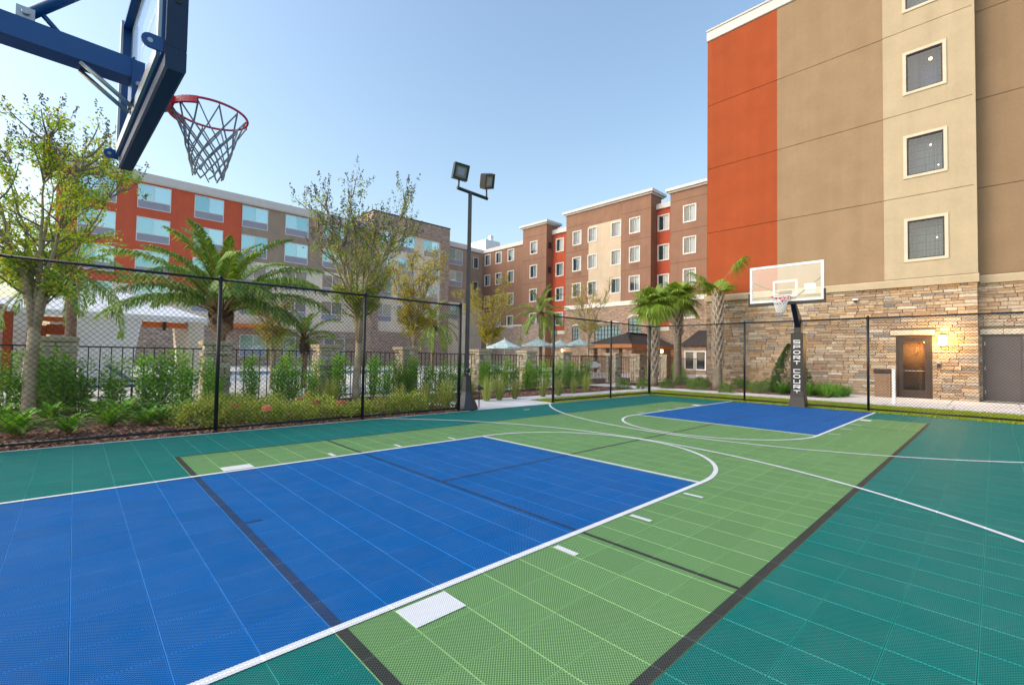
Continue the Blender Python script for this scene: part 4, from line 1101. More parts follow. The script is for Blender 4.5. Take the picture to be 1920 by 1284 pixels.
for u in (1293, 1314):
    q = float(onX(u, 670, 117)[1])
    f = MB()
    f.box(116.85, 117.0, q-1.6, q+1.6, 6.6, 6.95); f.box(116.85, 117.0, q-1.6, q+1.6, 1.2, 1.55); f.box(116.85, 117.0, q-1.6, q-1.25, 1.55, 6.6); f.box(116.85, 117.0, q+1.25, q+1.6, 1.55, 6.6)
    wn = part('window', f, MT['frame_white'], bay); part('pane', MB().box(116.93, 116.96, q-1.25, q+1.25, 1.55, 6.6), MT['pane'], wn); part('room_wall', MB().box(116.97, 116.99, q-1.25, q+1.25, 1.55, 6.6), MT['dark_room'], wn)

# ================================================================== FENCES, HOOPS, POLES
def chain_mesh(ax, p, a0, a1, z0, z1):
    """woven diagonal wires between a0..a1 along axis ax ('x' or 'y') on plane p"""
    st = .25; r = .0092; H = z1-z0; Wd = a1-a0
    V = []; 
    for s_, off in ((1, -r), (-1, r)):
        c = -H if s_ > 0 else 0.0
        c = math.floor(c/st)*st
        while c < Wd+(H if s_ < 0 else 0):
            # point (a, z): a = c + s*z'
            t0, t1 = 0.0, H
            if s_ > 0: t0 = max(t0, -c); t1 = min(t1, Wd-c)
            else: t0 = max(t0, c-Wd); t1 = min(t1, c)
            if t1 > t0+.02:
                A = (a0+c+s_*t0, z0+t0); B = (a0+c+s_*t1, z0+t1)
                V.append((A, B, off))
            c += st
    vs = []; fs = []
    for A, B, off in V:
        o = len(vs)
        dx, dz = B[0]-A[0], B[1]-A[1]; l = math.hypot(dx, dz); nx, nz = -dz/l, dx/l
        for Pp in (A, B):
            for (n_, d_) in ((r, 0), (-.5*r, .87*r), (-.5*r, -.87*r)):
                a = Pp[0]+nx*n_; z = Pp[1]+nz*n_; q = p+off+d_
                vs.append((a, q, z) if ax == 'x' else (q, a, z))
        for k in range(3):
            j = (k+1) % 3; fs.append((o+k, o+j, o+3+j, o+3+k))
    return MB().add(vs, fs)
FH = 8.28
def chain_fence(name, label, ax, p, stations, ends):
    P0 = (stations[0], p, 0) if ax == 'x' else (p, stations[0], 0)
    t = thing(name, label, 'fence', P0)
    def Q(a, z): return (a, p, z) if ax == 'x' else (p, a, z)
    for i, a in enumerate(stations):
        r = .125 if i in ends else .10
        part('post', MB().tube([Q(a, -.1), Q(a, FH+.06)], r, 12).lathe([(r*1.1, FH+.06), (r*1.15, FH+.12), (r*.7, FH+.22), (.02, FH+.25)], Q(a, 0)[:2], 12), MT['black'], t)
        part('post_collar', MB().lathe([(r*1.35, .02), (r*1.35, .08), (r, .12)], Q(a, 0)[:2], 12), MT['black'], t)
    for a, b in zip(stations[:-1], stations[1:]):
        s, e = min(a, b)+.1, max(a, b)-.1
        part('top_rail', MB().tube([Q(s, FH), Q(e, FH)], .07, 10), MT['black'], t)
        part('bottom_rail', MB().tube([Q(s, .24), Q(e, .24)], .07, 10), MT['black'], t)
        part('wire_mesh', chain_mesh(ax, (p-.08 if ax == 'x' else p-.08), s, e, .20, FH-.02), MT['wire'], t)
        # tie wires round the rails
        tw = MB()
        k = s+.4
        while k < e-.3:
            for z in (FH, .24):
                c = Q(k, z); tw.tube([(c[0], c[1], c[2]-.085), (c[0]+(0 if ax == 'x' else -.09), c[1]+(-.09 if ax == 'x' else 0), c[2]), (c[0], c[1], c[2]+.085)], .014, 4, cap=False)
            k += 1.0
        part('tie_wire', tw, MT['wire'], t)
    return t
FY, FX = 15.86, 35.05
chain_fence('chain_link_fence', 'black chain link fence along the planted bed on the left side of the court', 'x', FY, [-26.9, -18.68, -10.43, -2.07, 5.91], (4,))
chain_fence('chain_link_fence', 'short black chain link fence right of the floodlight pole, reaching the far corner', 'x', FY, [17.09, 26.64, 34.9], (0,))
chain_fence('chain_link_fence', 'black chain link fence behind the far hoop, in front of the stone wall', 'y', FX, [16.03, 4.95, -5.46, -16.0, -26.5, -37], (0,))

# ------------------------------------------------ basketball hoops
def net(mb_c, rim_c, rz, rr, L_, n, cord, amp=.0):
    """diamond net: n hooks, cords crossing down to a narrow mouth"""
    mb = MB(); levels = 7
    def rad(t): return rr*(1-.60*t**.62)
    for k in range(n):
        for s_ in (1, -1):
            pts = []
            for l in range(levels+1):
                t = [0, .27, .42, .55, .67, .78, .89, 1.0][l]
                zz = rz-L_*t+.05*math.sin(k*1.7+l)*(l > 5)
                ang = 2*math.pi*(k+s_*l*.5)/n
                jig = amp*math.sin(k*2.1+l*1.7)
                r_ = rad(t)+jig
                pts.append((rim_c[0]+r_*math.cos(ang), rim_c[1]+r_*math.sin(ang), zz))
            mb.tube(pts, cord, 4, cap=False)
    return mb
def hoop_rim(root, cx, cy, z, side):
    """ring, mounting neck toward the board (side = -1: board at lower x) and hooks"""
    m = MB().torus((cx, cy, z), .77, .028, 48, 8)
    r_ = part('rim', m, MT['rim'], root)
    # wide flange half hugging the ring on the board side
    fl = MB(); vs = []; n = 20
    for i in range(n+1):
        a = (math.pi if side < 0 else 0)+(-1.05+2.1*i/n)
        for rr, zz in ((.80, z+.02), (.83, z-.14), (.80, z-.16), (.77, z)):
            vs.append((cx+rr*math.cos(a), cy+rr*math.sin(a), zz))
    fs = []
    for i in range(n):
        for k in range(4):
            j = (k+1) % 4; fs.append((4*i+k, 4*i+j, 4*i+4+j, 4*i+4+k))
    fl.add(vs, fs); part('rim_flange', fl, MT['rim'], root)
    bx = cx+side*1.22
    nk = MB(); a, c = cx+side*.74, bx
    nk.add([(a, cy-.30, z+.02), (a, cy+.30, z+.02), (c, cy+.24, z+.02), (c, cy-.24, z+.02), (a, cy-.22, z-.15), (a, cy+.22, z-.15), (c, cy+.24, z-.42), (c, cy-.24, z-.42)],
           [(0, 1, 2, 3), (4, 7, 6, 5), (0, 4, 5, 1), (1, 5, 6, 2), (2, 6, 7, 3), (3, 7, 4, 0)])
    part('rim_neck', nk, MT['rim'], root)
    hk = MB()
    for k in range(12):
        a = 2*math.pi*k/12; q = .78
        hk.tube([(cx+q*math.cos(a), cy+q*math.sin(a), z-.02), (cx+q*math.cos(a), cy+q*math.sin(a), z-.09), (cx+(q-.04)*math.cos(a), cy+(q-.04)*math.sin(a), z-.07)], .012, 4)
    part('net_hooks', hk, MT['rim'], root)

# near hoop: built facing +X about its own base, then turned a touch (the pole stands left of the picture)
RX, RY, RZ_ = -13.92, -.37, 10.0
nh = thing('basketball_hoop', 'navy basketball hoop overhead with clear backboard, red rim and hanging net', 'basketball hoop', (RX, RY, 0), rz=R(2.4))
BXF = RX-1.13           # front face of the board
y0, y1, zb, zt = RY-3.03, RY+3.03, 9.42, 12.95
part('glass', MB().box(BXF-.14, BXF-.09, y0+.12, y1-.12, zb+.12, zt-.12), MT['acrylic'], nh)
f = MB(); 
for (a, b_, c, d) in ((y0, y1, zb, zb+.14), (y0, y1, zt-.14, zt), (y0, y0+.14, zb+.14, zt-.14), (y1-.14, y1, zb+.14, zt-.14)): f.box(BXF-.26, BXF-.06, a, b_, c, d)
part('board_frame', f, MT['navy'], nh)
f = MB(); 
for (a, b_, c, d) in ((y0+.14, y1-.14, zb+.141, zb+.30), (y0+.14, y1-.14, zt-.30, zt-.141), (y0+.14, y0+.30, zb+.30, zt-.30), (y1-.30, y1-.14, zb+.30, zt-.30)): f.box(BXF-.088, BXF-.08, a, b_, c, d)
part('border_line', f, MT['white'], nh)
f = MB(); s0, s1, q0, q1 = RY-1.0, RY+1.0, 10.0, 11.5
for (a, b_, c, d) in ((s0, s1, q0, q0+.17), (s0, s1, q1-.17, q1), (s0, s0+.17, q0+.17, q1-.17), (s1-.17, s1, q0+.17, q1-.17)): f.box(BXF-.088, BXF-.079, a, b_, c, d)
part('target_square', f, MT['white'], nh)
# aluminium inner channel and edge padding (U section, mitred up both sides)
part('inner_channel', MB().box(BXF-.31, BXF-.262, y0+.15, y1-.15, zb+.02, zb+.26).box(BXF-.31, BXF-.262, y0+.02, y0+.22, zb+.262, zt).box(BXF-.31, BXF-.262, y1-.22, y1-.02, zb+.262, zt), MT['steel'], nh)
pad = MB()
ph_ = 1.15
def padsec(mb, pts):
    mb.prism(pts, y0-.13, y1+.13, 1)
pad.prism([(BXF-.22, zb-.24), (BXF-.18, zb-.27), (BXF+.04, zb-.27), (BXF+.08, zb-.23), (BXF+.08, zb+.10), (BXF+.05, zb+.13), (BXF-.04, zb+.13), (BXF-.04, zb-.02), (BXF-.22, zb-.02)], y0-.13, y1+.13, 1)
part('bottom_pad', pad, MT['navy_pad'], nh)
for s_, yy in ((-1, y0), (1, y1)):
    a, b_ = sorted((yy+s_*.13, yy-s_*.02))
    part('corner_pad', MB().box(BXF-.22, BXF+.079, a, b_, zb+.133, zb+ph_).box(BXF-.22, BXF-.042, a+.002, b_-.002, zb-.018, zb+.131), MT['navy_pad'], nh)
    part('pad_bolt', MB().tube([(BXF-.07, yy+s_*.125, zb+ph_-.2), (BXF-.07, yy+s_*.145, zb+ph_-.2)], .045, 10), MT['black'], nh)
    z_ = [zb+.42, zb+.1]; 
    for z in ((zb+.12,) if s_ < 0 else (zb+.05,)):
        tb = MB(); n = 10; yy2 = yy+s_*.05
        prof = [(BXF-.24, z-.12), (BXF-.42, z-.12)]+[(BXF-.42-.12*math.sin(t), z-.12*math.cos(t)) for t in np.linspace(.2, math.pi-.2, 7)]+[(BXF-.42, z+.12), (BXF-.24, z+.12)]
        tb.prism(prof, yy2-.02, yy2+.02, 1); tp = part('corner_tab', tb, MT['navy'], nh)
        part('tab_hole', MB().tube([(BXF-.42, yy2-.026, z), (BXF-.42, yy2+.026, z)], .04, 10), MT['steel'], tp)
hoop_rim(nh, RX, RY, RZ_, -1)
part('net', net(None, (RX, RY), RZ_-.07, .77, 1.42, 12, .019, .012), MT['net_dark'], nh)
# arm, braces and the pole that stands outside the frame
AZ0, AZ1 = 10.12, 10.54
part('arm', MB().box(-24.2, BXF-.36, RY-.25, RY+.25, AZ0, AZ1), MT['navy'], nh)
part('mount_plate', MB().box(BXF-.36, BXF-.32, RY-.30, RY+.30, 9.62, 10.545), MT['navy'], nh)
mp = part('mount_bracket', MB().box(BXF-.32, BXF-.15, RY-.29, RY-.19, 9.52, 10.5).box(BXF-.32, BXF-.15, RY+.19, RY+.29, 9.52, 10.5), MT['navy'], nh)
for z in (9.75, 10.0): part('bolt', MB().tube([(BXF-.25, RY-.32, z), (BXF-.25, RY-.29, z)], .05, 8), MT['steel'], mp)
for s_ in (-1, 1): part('flat_brace', MB().tube([(BXF-1.15, RY+s_*.20, AZ0-.02), (BXF-.34, RY+s_*.20, 9.52)], .045, 6), MT['steel'], nh)
part('actuator', MB().tube([(-16.95, RY, 10.74), (-15.65, RY, 12.3)], .10, 12).tube([(-16.2, RY, 11.75), (BXF-.25, RY, 12.75)], .06, 10), MT['navy'], nh)
part('actuator_bracket', MB().box(-17.1, -16.85, RY-.16, RY-.08, 10.542, 10.80).box(-17.1, -16.85, RY+.08, RY+.16, 10.542, 10.80).tube([(-16.97, RY-.22, 10.70), (-16.97, RY+.22, 10.70)], .06, 8), MT['steel'], nh)
part('strut', MB().tube([(-16.8, RY, 10.9), (-16.45, RY, 10.542)], .05, 8), MT['navy'], nh)
part('pole', MB().box(-24.6, -23.9, RY-.35, RY+.35, -.1, 10.9), MT['navy'], nh)
part('base_plate', MB().box(-25, -23.5, RY-.75, RY+.75, .0, .08), MT['navy'], nh)

# far hoop
HX, HY, HZ = 29.75, .0, 10.12
fh = thing('basketball_hoop', 'far basketball hoop with white framed glass backboard and lettered black pole pad', 'basketball hoop', (34.6, -.14, 0))
BX = HX+1.25
y0, y1, zb, zt = HY-3.02, HY+3.02, 9.80, 13.25
part('glass', MB().box(BX+.03, BX+.08, y0+.1, y1-.1, zb+.1, zt-.1), MT['acrylic'], fh)
f = MB()
for (a, b_, c, d) in ((y0, y1, zb, zb+.2), (y0, y1, zt-.2, zt), (y0, y0+.2, zb+.2, zt-.2), (y1-.2, y1, zb+.2, zt-.2)): f.box(BX-.0, BX+.2, a, b_, c, d)
part('board_frame', f, MT['white'], fh)
f = MB(); s0, s1, q0, q1 = HY-1.0, HY+1.0, HZ+.15, HZ+1.65
for (a, b_, c, d) in ((s0, s1, q0, q0+.17), (s0, s1, q1-.17, q1), (s0, s0+.17, q0+.17, q1-.17), (s1-.17, s1, q0+.17, q1-.17)): f.box(BX+.02, BX+.029, a, b_, c, d)
part('target_square', f, MT['white'], fh)
part('bottom_pad', MB().box(BX-.08, BX+.24, y0-.12, y1+.12, zb-.26, zb-.002), MT['pad_black'], fh)
for s_, yy in ((-1, y0), (1, y1)):
    a, b_ = sorted((yy+s_*.12, yy+s_*.002)); part('corner_pad', MB().box(BX-.08, BX+.24, a, b_, zb, zb+.95), MT['pad_black'], fh)
part('sticker', MB().box(BX+.015, BX+.029, -2.45, -1.55, 10.75, 11.3), MT['acrylic_label'], fh)
sl = MB()
for k in range(5): sl.box(BX+.014, BX+.029, -2.4+.17*k, -2.3+.17*k, 10.42, 10.62)
part('sticker_marks', sl, MT['acrylic_label'], fh)
hoop_rim(fh, HX, HY, HZ, 1)
part('net', net(None, (HX, HY), HZ-.07, .77, 1.35, 12, .026, .008), MT['net_white'], fh)
part('arm', MB().prism([(BX+.2, HZ-.45), (BX+.2, HZ+.35), (32.6, HZ+.15), (34.95, 8.4), (34.95, 7.6), (34.35, 7.6), (32.9, HZ-.4)], HY-.36, HY+.08, 1), MT['black'], fh)
part('mount_plate', MB().box(BX+.085, BX+.2, HY-.5, HY+.5, HZ-.5, HZ+.7), MT['black'], fh)
for s_ in (-1, 1): part('brace', MB().tube([(33.0, HY-.14, HZ+.1), (BX+.2, HY+s_*2.8, zb+2.0)], .05, 6), MT['black'], fh)
part('pole', MB().box(34.35, 34.95, -.44, .16, -.05, 8.2), MT['black'], fh)
PX, PY = 34.62, -.14
b = MB(); hw = .52
prof = [(hw*1.34, .0), (hw*1.28, .2), (hw*1.08, .95), (hw, 1.5), (hw, 7.0), (hw*.92, 7.08)]
b.lathe([(r*1.414, z) for r, z in prof], (PX, PY), 4, 0, False, True)
part('pole_pad', b, MT['pad_black'], fh)
# lettering: square strokes read down the pad
GL = {'S': [[(1, 1), (0, 1), (0, .5), (1, .5), (1, 0), (0, 0)]], 'P': [[(0, 0), (0, 1), (1, 1), (1, .45), (0, .45)]], 'O': [[(.22, 0), (0, .25), (0, .75), (.22, 1), (.78, 1), (1, .75), (1, .25), (.78, 0), (.22, 0)]],
      'R': [[(0, 0), (0, 1), (1, 1), (1, .45), (0, .45)], [(.45, .45), (1, 0)]], 'T': [[(0, 1), (1, 1)], [(.5, 1), (.5, 0)]], 'C': [[(1, 1), (0, 1), (0, 0), (1, 0)]], 'U': [[(0, 1), (0, 0), (1, 0), (1, 1)]]}
def letter(ch, zc, wd=.50, hh_=.29, st=.062):
    mb = MB(); xq = PX-hw-.012
    for pl in GL[ch]:
        for (a, b_) in zip(pl[:-1], pl[1:]):
            A = np.array([-(a[0]-.5)*wd, (a[1]-.5)*hh_]); B = np.array([-(b_[0]-.5)*wd, (b_[1]-.5)*hh_])
            d = B-A; l = np.linalg.norm(d); d /= l; n_ = np.array([-d[1], d[0]])*st/2
            A = A-d*st/2; B = B+d*st/2
            q = [A+n_, B+n_, B-n_, A-n_]
            vs_ = [(xq, PY+p_[0], zc+p_[1]) for p_ in q]+[(xq+.01, PY+p_[0], zc+p_[1]) for p_ in q]
            mb.add(vs_, [(0, 1, 2, 3), (0, 4, 5, 1), (1, 5, 6, 2), (2, 6, 7, 3), (3, 7, 4, 0)])
            xq -= .0012
    part('letter', mb, MT['letter'], fh)
z = 6.22
for ch in 'SPORT': letter(ch, z); z -= .50
z = 3.42
for ch in 'COURT': letter(ch, z); z -= .50

# ------------------------------------------------ floodlight pole
LP = (7.11, 16.45)
lp = thing('light_pole', 'tall dark pole with two square floodlights beside the fence gap', 'light pole', (LP[0], LP[1], 0))
part('base_cover', MB().lathe([(.95, 0), (.98, .12), (.90, .35), (.50, 1.25), (.44, 1.45), (.36, 2.7), (.38, 2.78)], LP, 8, 0, False), MT['pole_paint'], lp)
part('pole', MB().tube([(LP[0], LP[1], 2.4), (LP[0], LP[1], 17.75)], [.225, .20], 4, sm=False), MT['pole_paint'], lp)
part('handhole_cover', MB().box(LP[0]-.18, LP[0]+.02, LP[1]-.32, LP[1]-.15, 2.95, 3.3), MT['steel'], lp)
pj = MB().tube([(LP[0]-.1, LP[1]-.3, 3.35), (LP[0]-.1, LP[1]-.3, 3.0)], .16, 10); part('photo_cell', pj, MT['black'], lp)
q0 = np.array(onY(857, 352, LP[1])); q1 = np.array(onY(914, 373, LP[1]))
part('cross_arm', MB().tube([(q0[0], LP[1], q0[2]), (q1[0], LP[1], q1[2])], .15, 4, sm=False), MT['pole_paint'], lp)
def flood(u, v, armpt, aim, wd, roll=0.0):
    c = np.array(onY(u, v, LP[1]))
    d = np.array(aim, float); d /= np.linalg.norm(d)
    sx = np.cross(d, [0, 0, 1.0]); sx /= np.linalg.norm(sx); sz = np.cross(sx, d)
    cr, sr = math.cos(roll), math.sin(roll); sx, sz = cr*sx+sr*sz, -sr*sx+cr*sz
    def bx(mb, a0, a1, b0, b1, c0, c1):
        vs = [c+sx*x+d*y+sz*z for (x, y, z) in [(a0, b0, c0), (a1, b0, c0), (a1, b1, c0), (a0, b1, c0), (a0, b0, c1), (a1, b0, c1), (a1, b1, c1), (a0, b1, c1)]]
        mb.add(vs, [(0, 3, 2, 1), (4, 5, 6, 7), (0, 1, 5, 4), (1, 2, 6, 5), (2, 3, 7, 6), (3, 0, 4, 7)])
    h = wd/2
    mb = MB(); bx(mb, -h, h, -.5, -.08, -h, h)
    bx(mb, -h, h, -.078, .05, -h, -h+.16); bx(mb, -h, h, -.078, .05, h-.16, h); bx(mb, -h, -h+.16, -.078, .05, -h+.16, h-.16); bx(mb, h-.16, h, -.078, .05, -h+.16, h-.16)
    for k in range(5): bx(mb, -h+.12+k*(2*h-.3)/4, -h+.18+k*(2*h-.3)/4, -.66, -.502, -h+.1, h-.1)
    fl_ = part('floodlight', mb, MT['pole_paint'], lp)
    g = MB(); bx(g, -h+.17, h-.17, -.07, -.03, -h+.17, h-.17); part('lens', g, MT['flood_glass'], fl_)
    g = MB(); bx(g, -h*.45, h*.45, -.029, -.02, -h*.45, h*.45); part('led_panel', g, MT['acpanel'], fl_)
    s = MB().tube([armpt, tuple(c-sz*h*.8-d*.3)], .07, 8); part('knuckle', s, MT['pole_paint'], lp)
flood(865, 322, (q0[0]+.15, LP[1], q0[2]+.1), (-.35, -1, -.25), 1.25, .1)
flood(918, 341, (q1[0]-.1, LP[1], q1[2]+.1), (.25, -1, -.40), 1.22, -.35)

# ------------------------------------------------ stone pillars and black iron fence along the pool
IY = 31.0
rs = random.Random(7)
PXS = [float(onY(u, 640, IY)[0]) for u in (109, 405, 612, 762, 901, 988, 1055, 1151, 1196, 1246)]
PXS[0] = -16.9
plab = ['stacked stone pillar at the left, beside the pale trunked tree', 'stacked stone pillar in front of the big feather palm', 'stacked stone pillar left of the white trunked middle tree', 'stacked stone pillar seen through the last panel of the left fence',
        'stacked stone pillar right behind the floodlight pole', 'stacked stone pillar between the leftmost parasol and the fence corner post', 'stacked stone pillar under the right parasols', 'stacked stone pillar right of the iron gate', 'stacked stone pillar in front of the porch corner', 'stacked stone pillar between the first two sabal palms']
PT = 4.85; PHW = .92
for i, x in enumerate(PXS):
    t = thing('stone_pillar', plab[i], 'pillar', (x, IY, 0), 'stacked stone pillars of the pool fence')
    part('mortar_core', MB().box(x-PHW+.08, x+PHW-.08, IY-PHW+.08, IY+PHW-.08, -.1, PT), MT['mortar'], t)
    kw = dict(hmin=.28, hmax=.56, lmin=.55, lmax=1.2)
    lay_stones(t, [('y', IY-PHW+.06, -1, x-PHW, x+PHW, .0, PT, [], kw), ('x', x-PHW+.06, -1, IY-PHW, IY+PHW, .0, PT, [], kw),
                   ('x', x+PHW-.06, 1, IY-PHW, IY+PHW, .0, PT, [], kw), ('y', IY+PHW-.06, 1, x-PHW, x+PHW, .0, PT, [], kw)], PALP, rs, [60, 45, 36, 24, 0, 20, 0, 12, 0, 0][i])
    part('capstone', MB().cbox(x-PHW-.14, x+PHW+.14, IY-PHW-.14, IY+PHW+.14, PT, PT+.34, .035, 0, (.50, .42, .30)), MT['stone'], t)
picket = MB().box(-.032, .032, -.032, .032, .12, 4.55).mesh('picket', MT['black'])
def iron_section(x0, x1, label, sp=.42, high=4.55):
    t = thing('iron_fence', label, 'fence', (x0, IY, 0), 'black iron fence panels between the stone pillars')
    for z in (high, .35):
        part('rail', MB().box(x0, x1, IY-.05, IY+.05, z-.05, z+.05), MT['black'], t)
    n = max(2, int((x1-x0)/sp)); 
    for k in range(1, n): obj('picket', picket, t, ((x1-x0)*k/n, 0, 0))
iron_section(-34, PXS[0]-PHW, 'black iron fence panel left of the leftmost pillar, behind the pale trunk', .58)
names_ = ['between the leftmost pillar and the palm side pillar', 'from the palm side pillar to the third pillar, behind orange flowers', 'behind the white trunked middle tree', 'between the fourth pillar and the floodlight pole', 'just right of the floodlight pole', 'under the left parasols', None, 'right of the gate pillar, before the porch', 'behind the first sabal palm trunk']
for i, nm in enumerate(names_):
    a, b_ = PXS[i]+PHW, PXS[i+1]-PHW
    if nm: iron_section(a, b_, 'black iron fence panel '+nm, [.58, .56, .52, .5, .5, .5, .5, .5, .5][i])
iron_section(PXS[9]+PHW, PXS[9]+14, 'black iron fence panel at the right end, behind the second sabal palm', .5)
# gate with its pale emblem plate
ga, gb = PXS[6]+PHW, PXS[7]-PHW
iron_section(ga, 40.6, 'short black iron fence panel left of the gate', .5)
gt = thing('iron_gate', 'black mesh backed iron gate with a white emblem plate', 'gate', (41, IY, 0))
part('gate_frame', ringbox(MB(), 40.8, gb-.3, .15, 4.7, .14, IY-.07, IY+.07), MT['black'], gt)
for k in range(1, 20): obj('picket', picket, gt, ((gb-41.1)*k/20-.2, 0, 0.1))
part('mesh_backing', chain_mesh('x', IY+.12, 40.9, gb-.4, .3, 4.6), MT['wire'], gt)
e0 = onY(1112, 684, IY); ex_, ez_ = float(e0[0]), float(e0[2])
b = MB(); prof = [(ex_-1.9, ez_-.30), (ex_-1.2, ez_-.28), (ex_-.7, ez_-.45), (ex_+.7, ez_-.45), (ex_+1.2, ez_-.28), (ex_+1.9, ez_-.30), (ex_+1.9, ez_+.22), (ex_+1.2, ez_+.28), (ex_+.55, ez_+.55), (ex_-.55, ez_+.55), (ex_-1.2, ez_+.28), (ex_-1.9, ez_+.22)]
vs_ = [(x, IY-.16, z) for x, z in prof]+[(x, IY-.12, z) for x, z in prof]; n_ = len(prof)
b.add(vs_, [tuple(range(n_)), tuple(range(2*n_-1, n_-1, -1))]+[(i, (i+1) % n_, (i+1) % n_+n_, i+n_) for i in range(n_)])
part('emblem_plate', b, MT['white'], gt)
part('emblem_top', MB().box(ex_-.3, ex_+.3, IY-.16, IY-.12, ez_+.75, ez_+1.15), MT['acpanel'], gt)

# ------------------------------------------------ parasols, loungers, small fittings
pl_ = ['pale blue parasol farthest left, right of the floodlight pole', 'pale blue parasol directly left of the fence corner post', 'pale blue parasol half hidden behind the fence corner post', 'pale blue parasol farthest right, before the arched windows']
for i, (u, v, hw_) in enumerate(((946, 636, 4.0), (1010, 634, 4.2), (1050, 637, 4.0), (1087, 635, 4.4))):
    q = onY(u, v, 60.0+[0, 2, 8, 4][i]); x, y, zt = map(float, q)
    t = thing('parasol', pl_[i], 'parasol', (x, y, 0), 'pale blue parasols round the pool')
    part('pole', MB().tube([(x, y, 0), (x, y, zt+.15)], .07, 8).lathe([(.9, 0), (.9, .2), (.15, .3)], (x, y), 12), MT['frame_white'], t)
    n = 8
    for k in range(n):
        a0, a1 = 2*math.pi*(k+.3)/n, 2*math.pi*(k+1.3)/n
        c = MB(); zr_ = zt-1.7
        p0 = (x+hw_*math.cos(a0), y+hw_*math.sin(a0), zr_); p1 = (x+hw_*math.cos(a1), y+hw_*math.sin(a1), zr_)
        m0 = (x+.5*hw_*math.cos(a0), y+.5*hw_*math.sin(a0), zt-.95); m1 = (x+.5*hw_*math.cos(a1), y+.5*hw_*math.sin(a1), zt-.95)
        d0 = (p0[0], p0[1], zr_-.35); d1 = (p1[0], p1[1], zr_-.35)
        c.add([(x, y, zt), m0, m1, p0, p1, d0, d1], [(0, 1, 2), (1, 3, 4, 2), (3, 5, 6, 4)])
        part('canopy_panel', c, MT['umbrella'], t)
    part('finial', MB().lathe([(.02, zt+.35), (.10, zt+.2), (.05, zt+.02)], (x, y), 8), MT['frame_white'], t)
lg0 = None
for i, (u, v, lab) in enumerate(((75, 712, 'slate blue pool lounger behind the pale trunk at far left'), (178, 712, 'slate blue pool lounger right of the leftmost pillar'), (265, 690, 'slate blue pool lounger under the white canopy edge'), (340, 690, 'slate blue pool lounger before the orange beam'), (942, 672, 'slate blue pool lounger below the leftmost parasol'), (1020, 672, 'slate blue pool lounger below the second parasol'))):
    yy = [44, 44, 52, 52, 56, 58][i]; q = onY(u, v, yy); x = float(q[0])
    if lg0 is None:
        t = thing('pool_lounger', lab, 'lounger', (x, yy, 0), 'loungers on the pool deck')
        part('frame', MB().box(x-3, x+3, yy-1.1, yy-1.0, .9, 1.05).box(x-3, x+3, yy+1.0, yy+1.1, .9, 1.05), MT['frame_dark'], t)
        for sx in (-2.7, 2.6):
            for sy in (-1.05, .98): part('leg', MB().box(x+sx, x+sx+.1, yy+sy, yy+sy+.1, 0, .9), MT['frame_dark'], t)
        part('seat', MB().box(x-1, x+3, yy-.98, yy+.98, 1.0, 1.12), MT['lounger'], t)
        part('backrest', MB().prism([(x-1, 1.0), (x-1, 1.15), (x-2.8, 2.75), (x-2.9, 2.65)], yy-.98, yy+.98, 1), MT['lounger'], t)
        lg0 = t
    else:
        c = copy_tree(lg0); c.location = (x*S, yy*S, 0); c['label'] = lab; c.rotation_euler.z = rnd.uniform(-.3, .3)
bn = thing('trash_bin', 'brown aggregate trash bin left of the glazed door', 'trash bin', (58.6, -2.9, 0))
q = onX(1656, 742, 58.6); bx_, by_ = 58.6, float(q[1])
part('body', MB().cbox(bx_-.7, bx_+.7, by_-.78, by_+.78, 0, 3.0, .06), MT['bin'], bn)
part('lid', MB().cbox(bx_-.78, bx_+.78, by_-.86, by_+.86, 3.0, 3.55, .08), MT['door_brown'], bn)
part('side_panel', MB().box(bx_-.75, bx_-.7, by_-.55, by_+.55, .4, 2.7), MT['bin'], bn)
part('opening', MB().box(bx_-.8, bx_-.77, by_-.3, by_+.3, 3.1, 3.4), MT['frame_dark'], bn)
q = onZ(1676, 757, 0); 
wp = thing('marker_post', 'slim white post on the walk left of the glazed door', 'post', tuple(q))
x, y = float(q[0]), float(q[1])
part('post', MB().box(x-.14, x+.14, y-.14, y+.14, 0, 3.6), MT['white'], wp); part('cap', MB().box(x-.17, x+.17, y-.17, y+.17, 3.6, 3.72), MT['white'], wp)
q = onZ(898, 764, 0); x, y = float(q[0]), float(q[1])
pt_ = thing('path_light', 'small mushroom path light beside the floodlight pole base', 'path light', (x, y, 0))
part('stake', MB().tube([(x, y, -.05), (x, y, 1.55)], .045, 8), MT['frame_dark'], pt_)
part('hat', MB().lathe([(.42, 1.55), (.40, 1.62), (.10, 1.85), (.02, 1.88)], (x, y), 14), MT['frame_dark'], pt_)
part('lens', MB().lathe([(.12, 1.30), (.14, 1.54)], (x, y), 10), MT['flood_glass'], pt_)

# ================================================================== PLANTS
VR = np.random.default_rng(77)
def rot_z(v, a):
    c, s_ = math.cos(a), math.sin(a); v = np.asarray(v, float)
    return np.stack([v[..., 0]*c-v[..., 1]*s_, v[..., 0]*s_+v[..., 1]*c, v[..., 2]], -1)

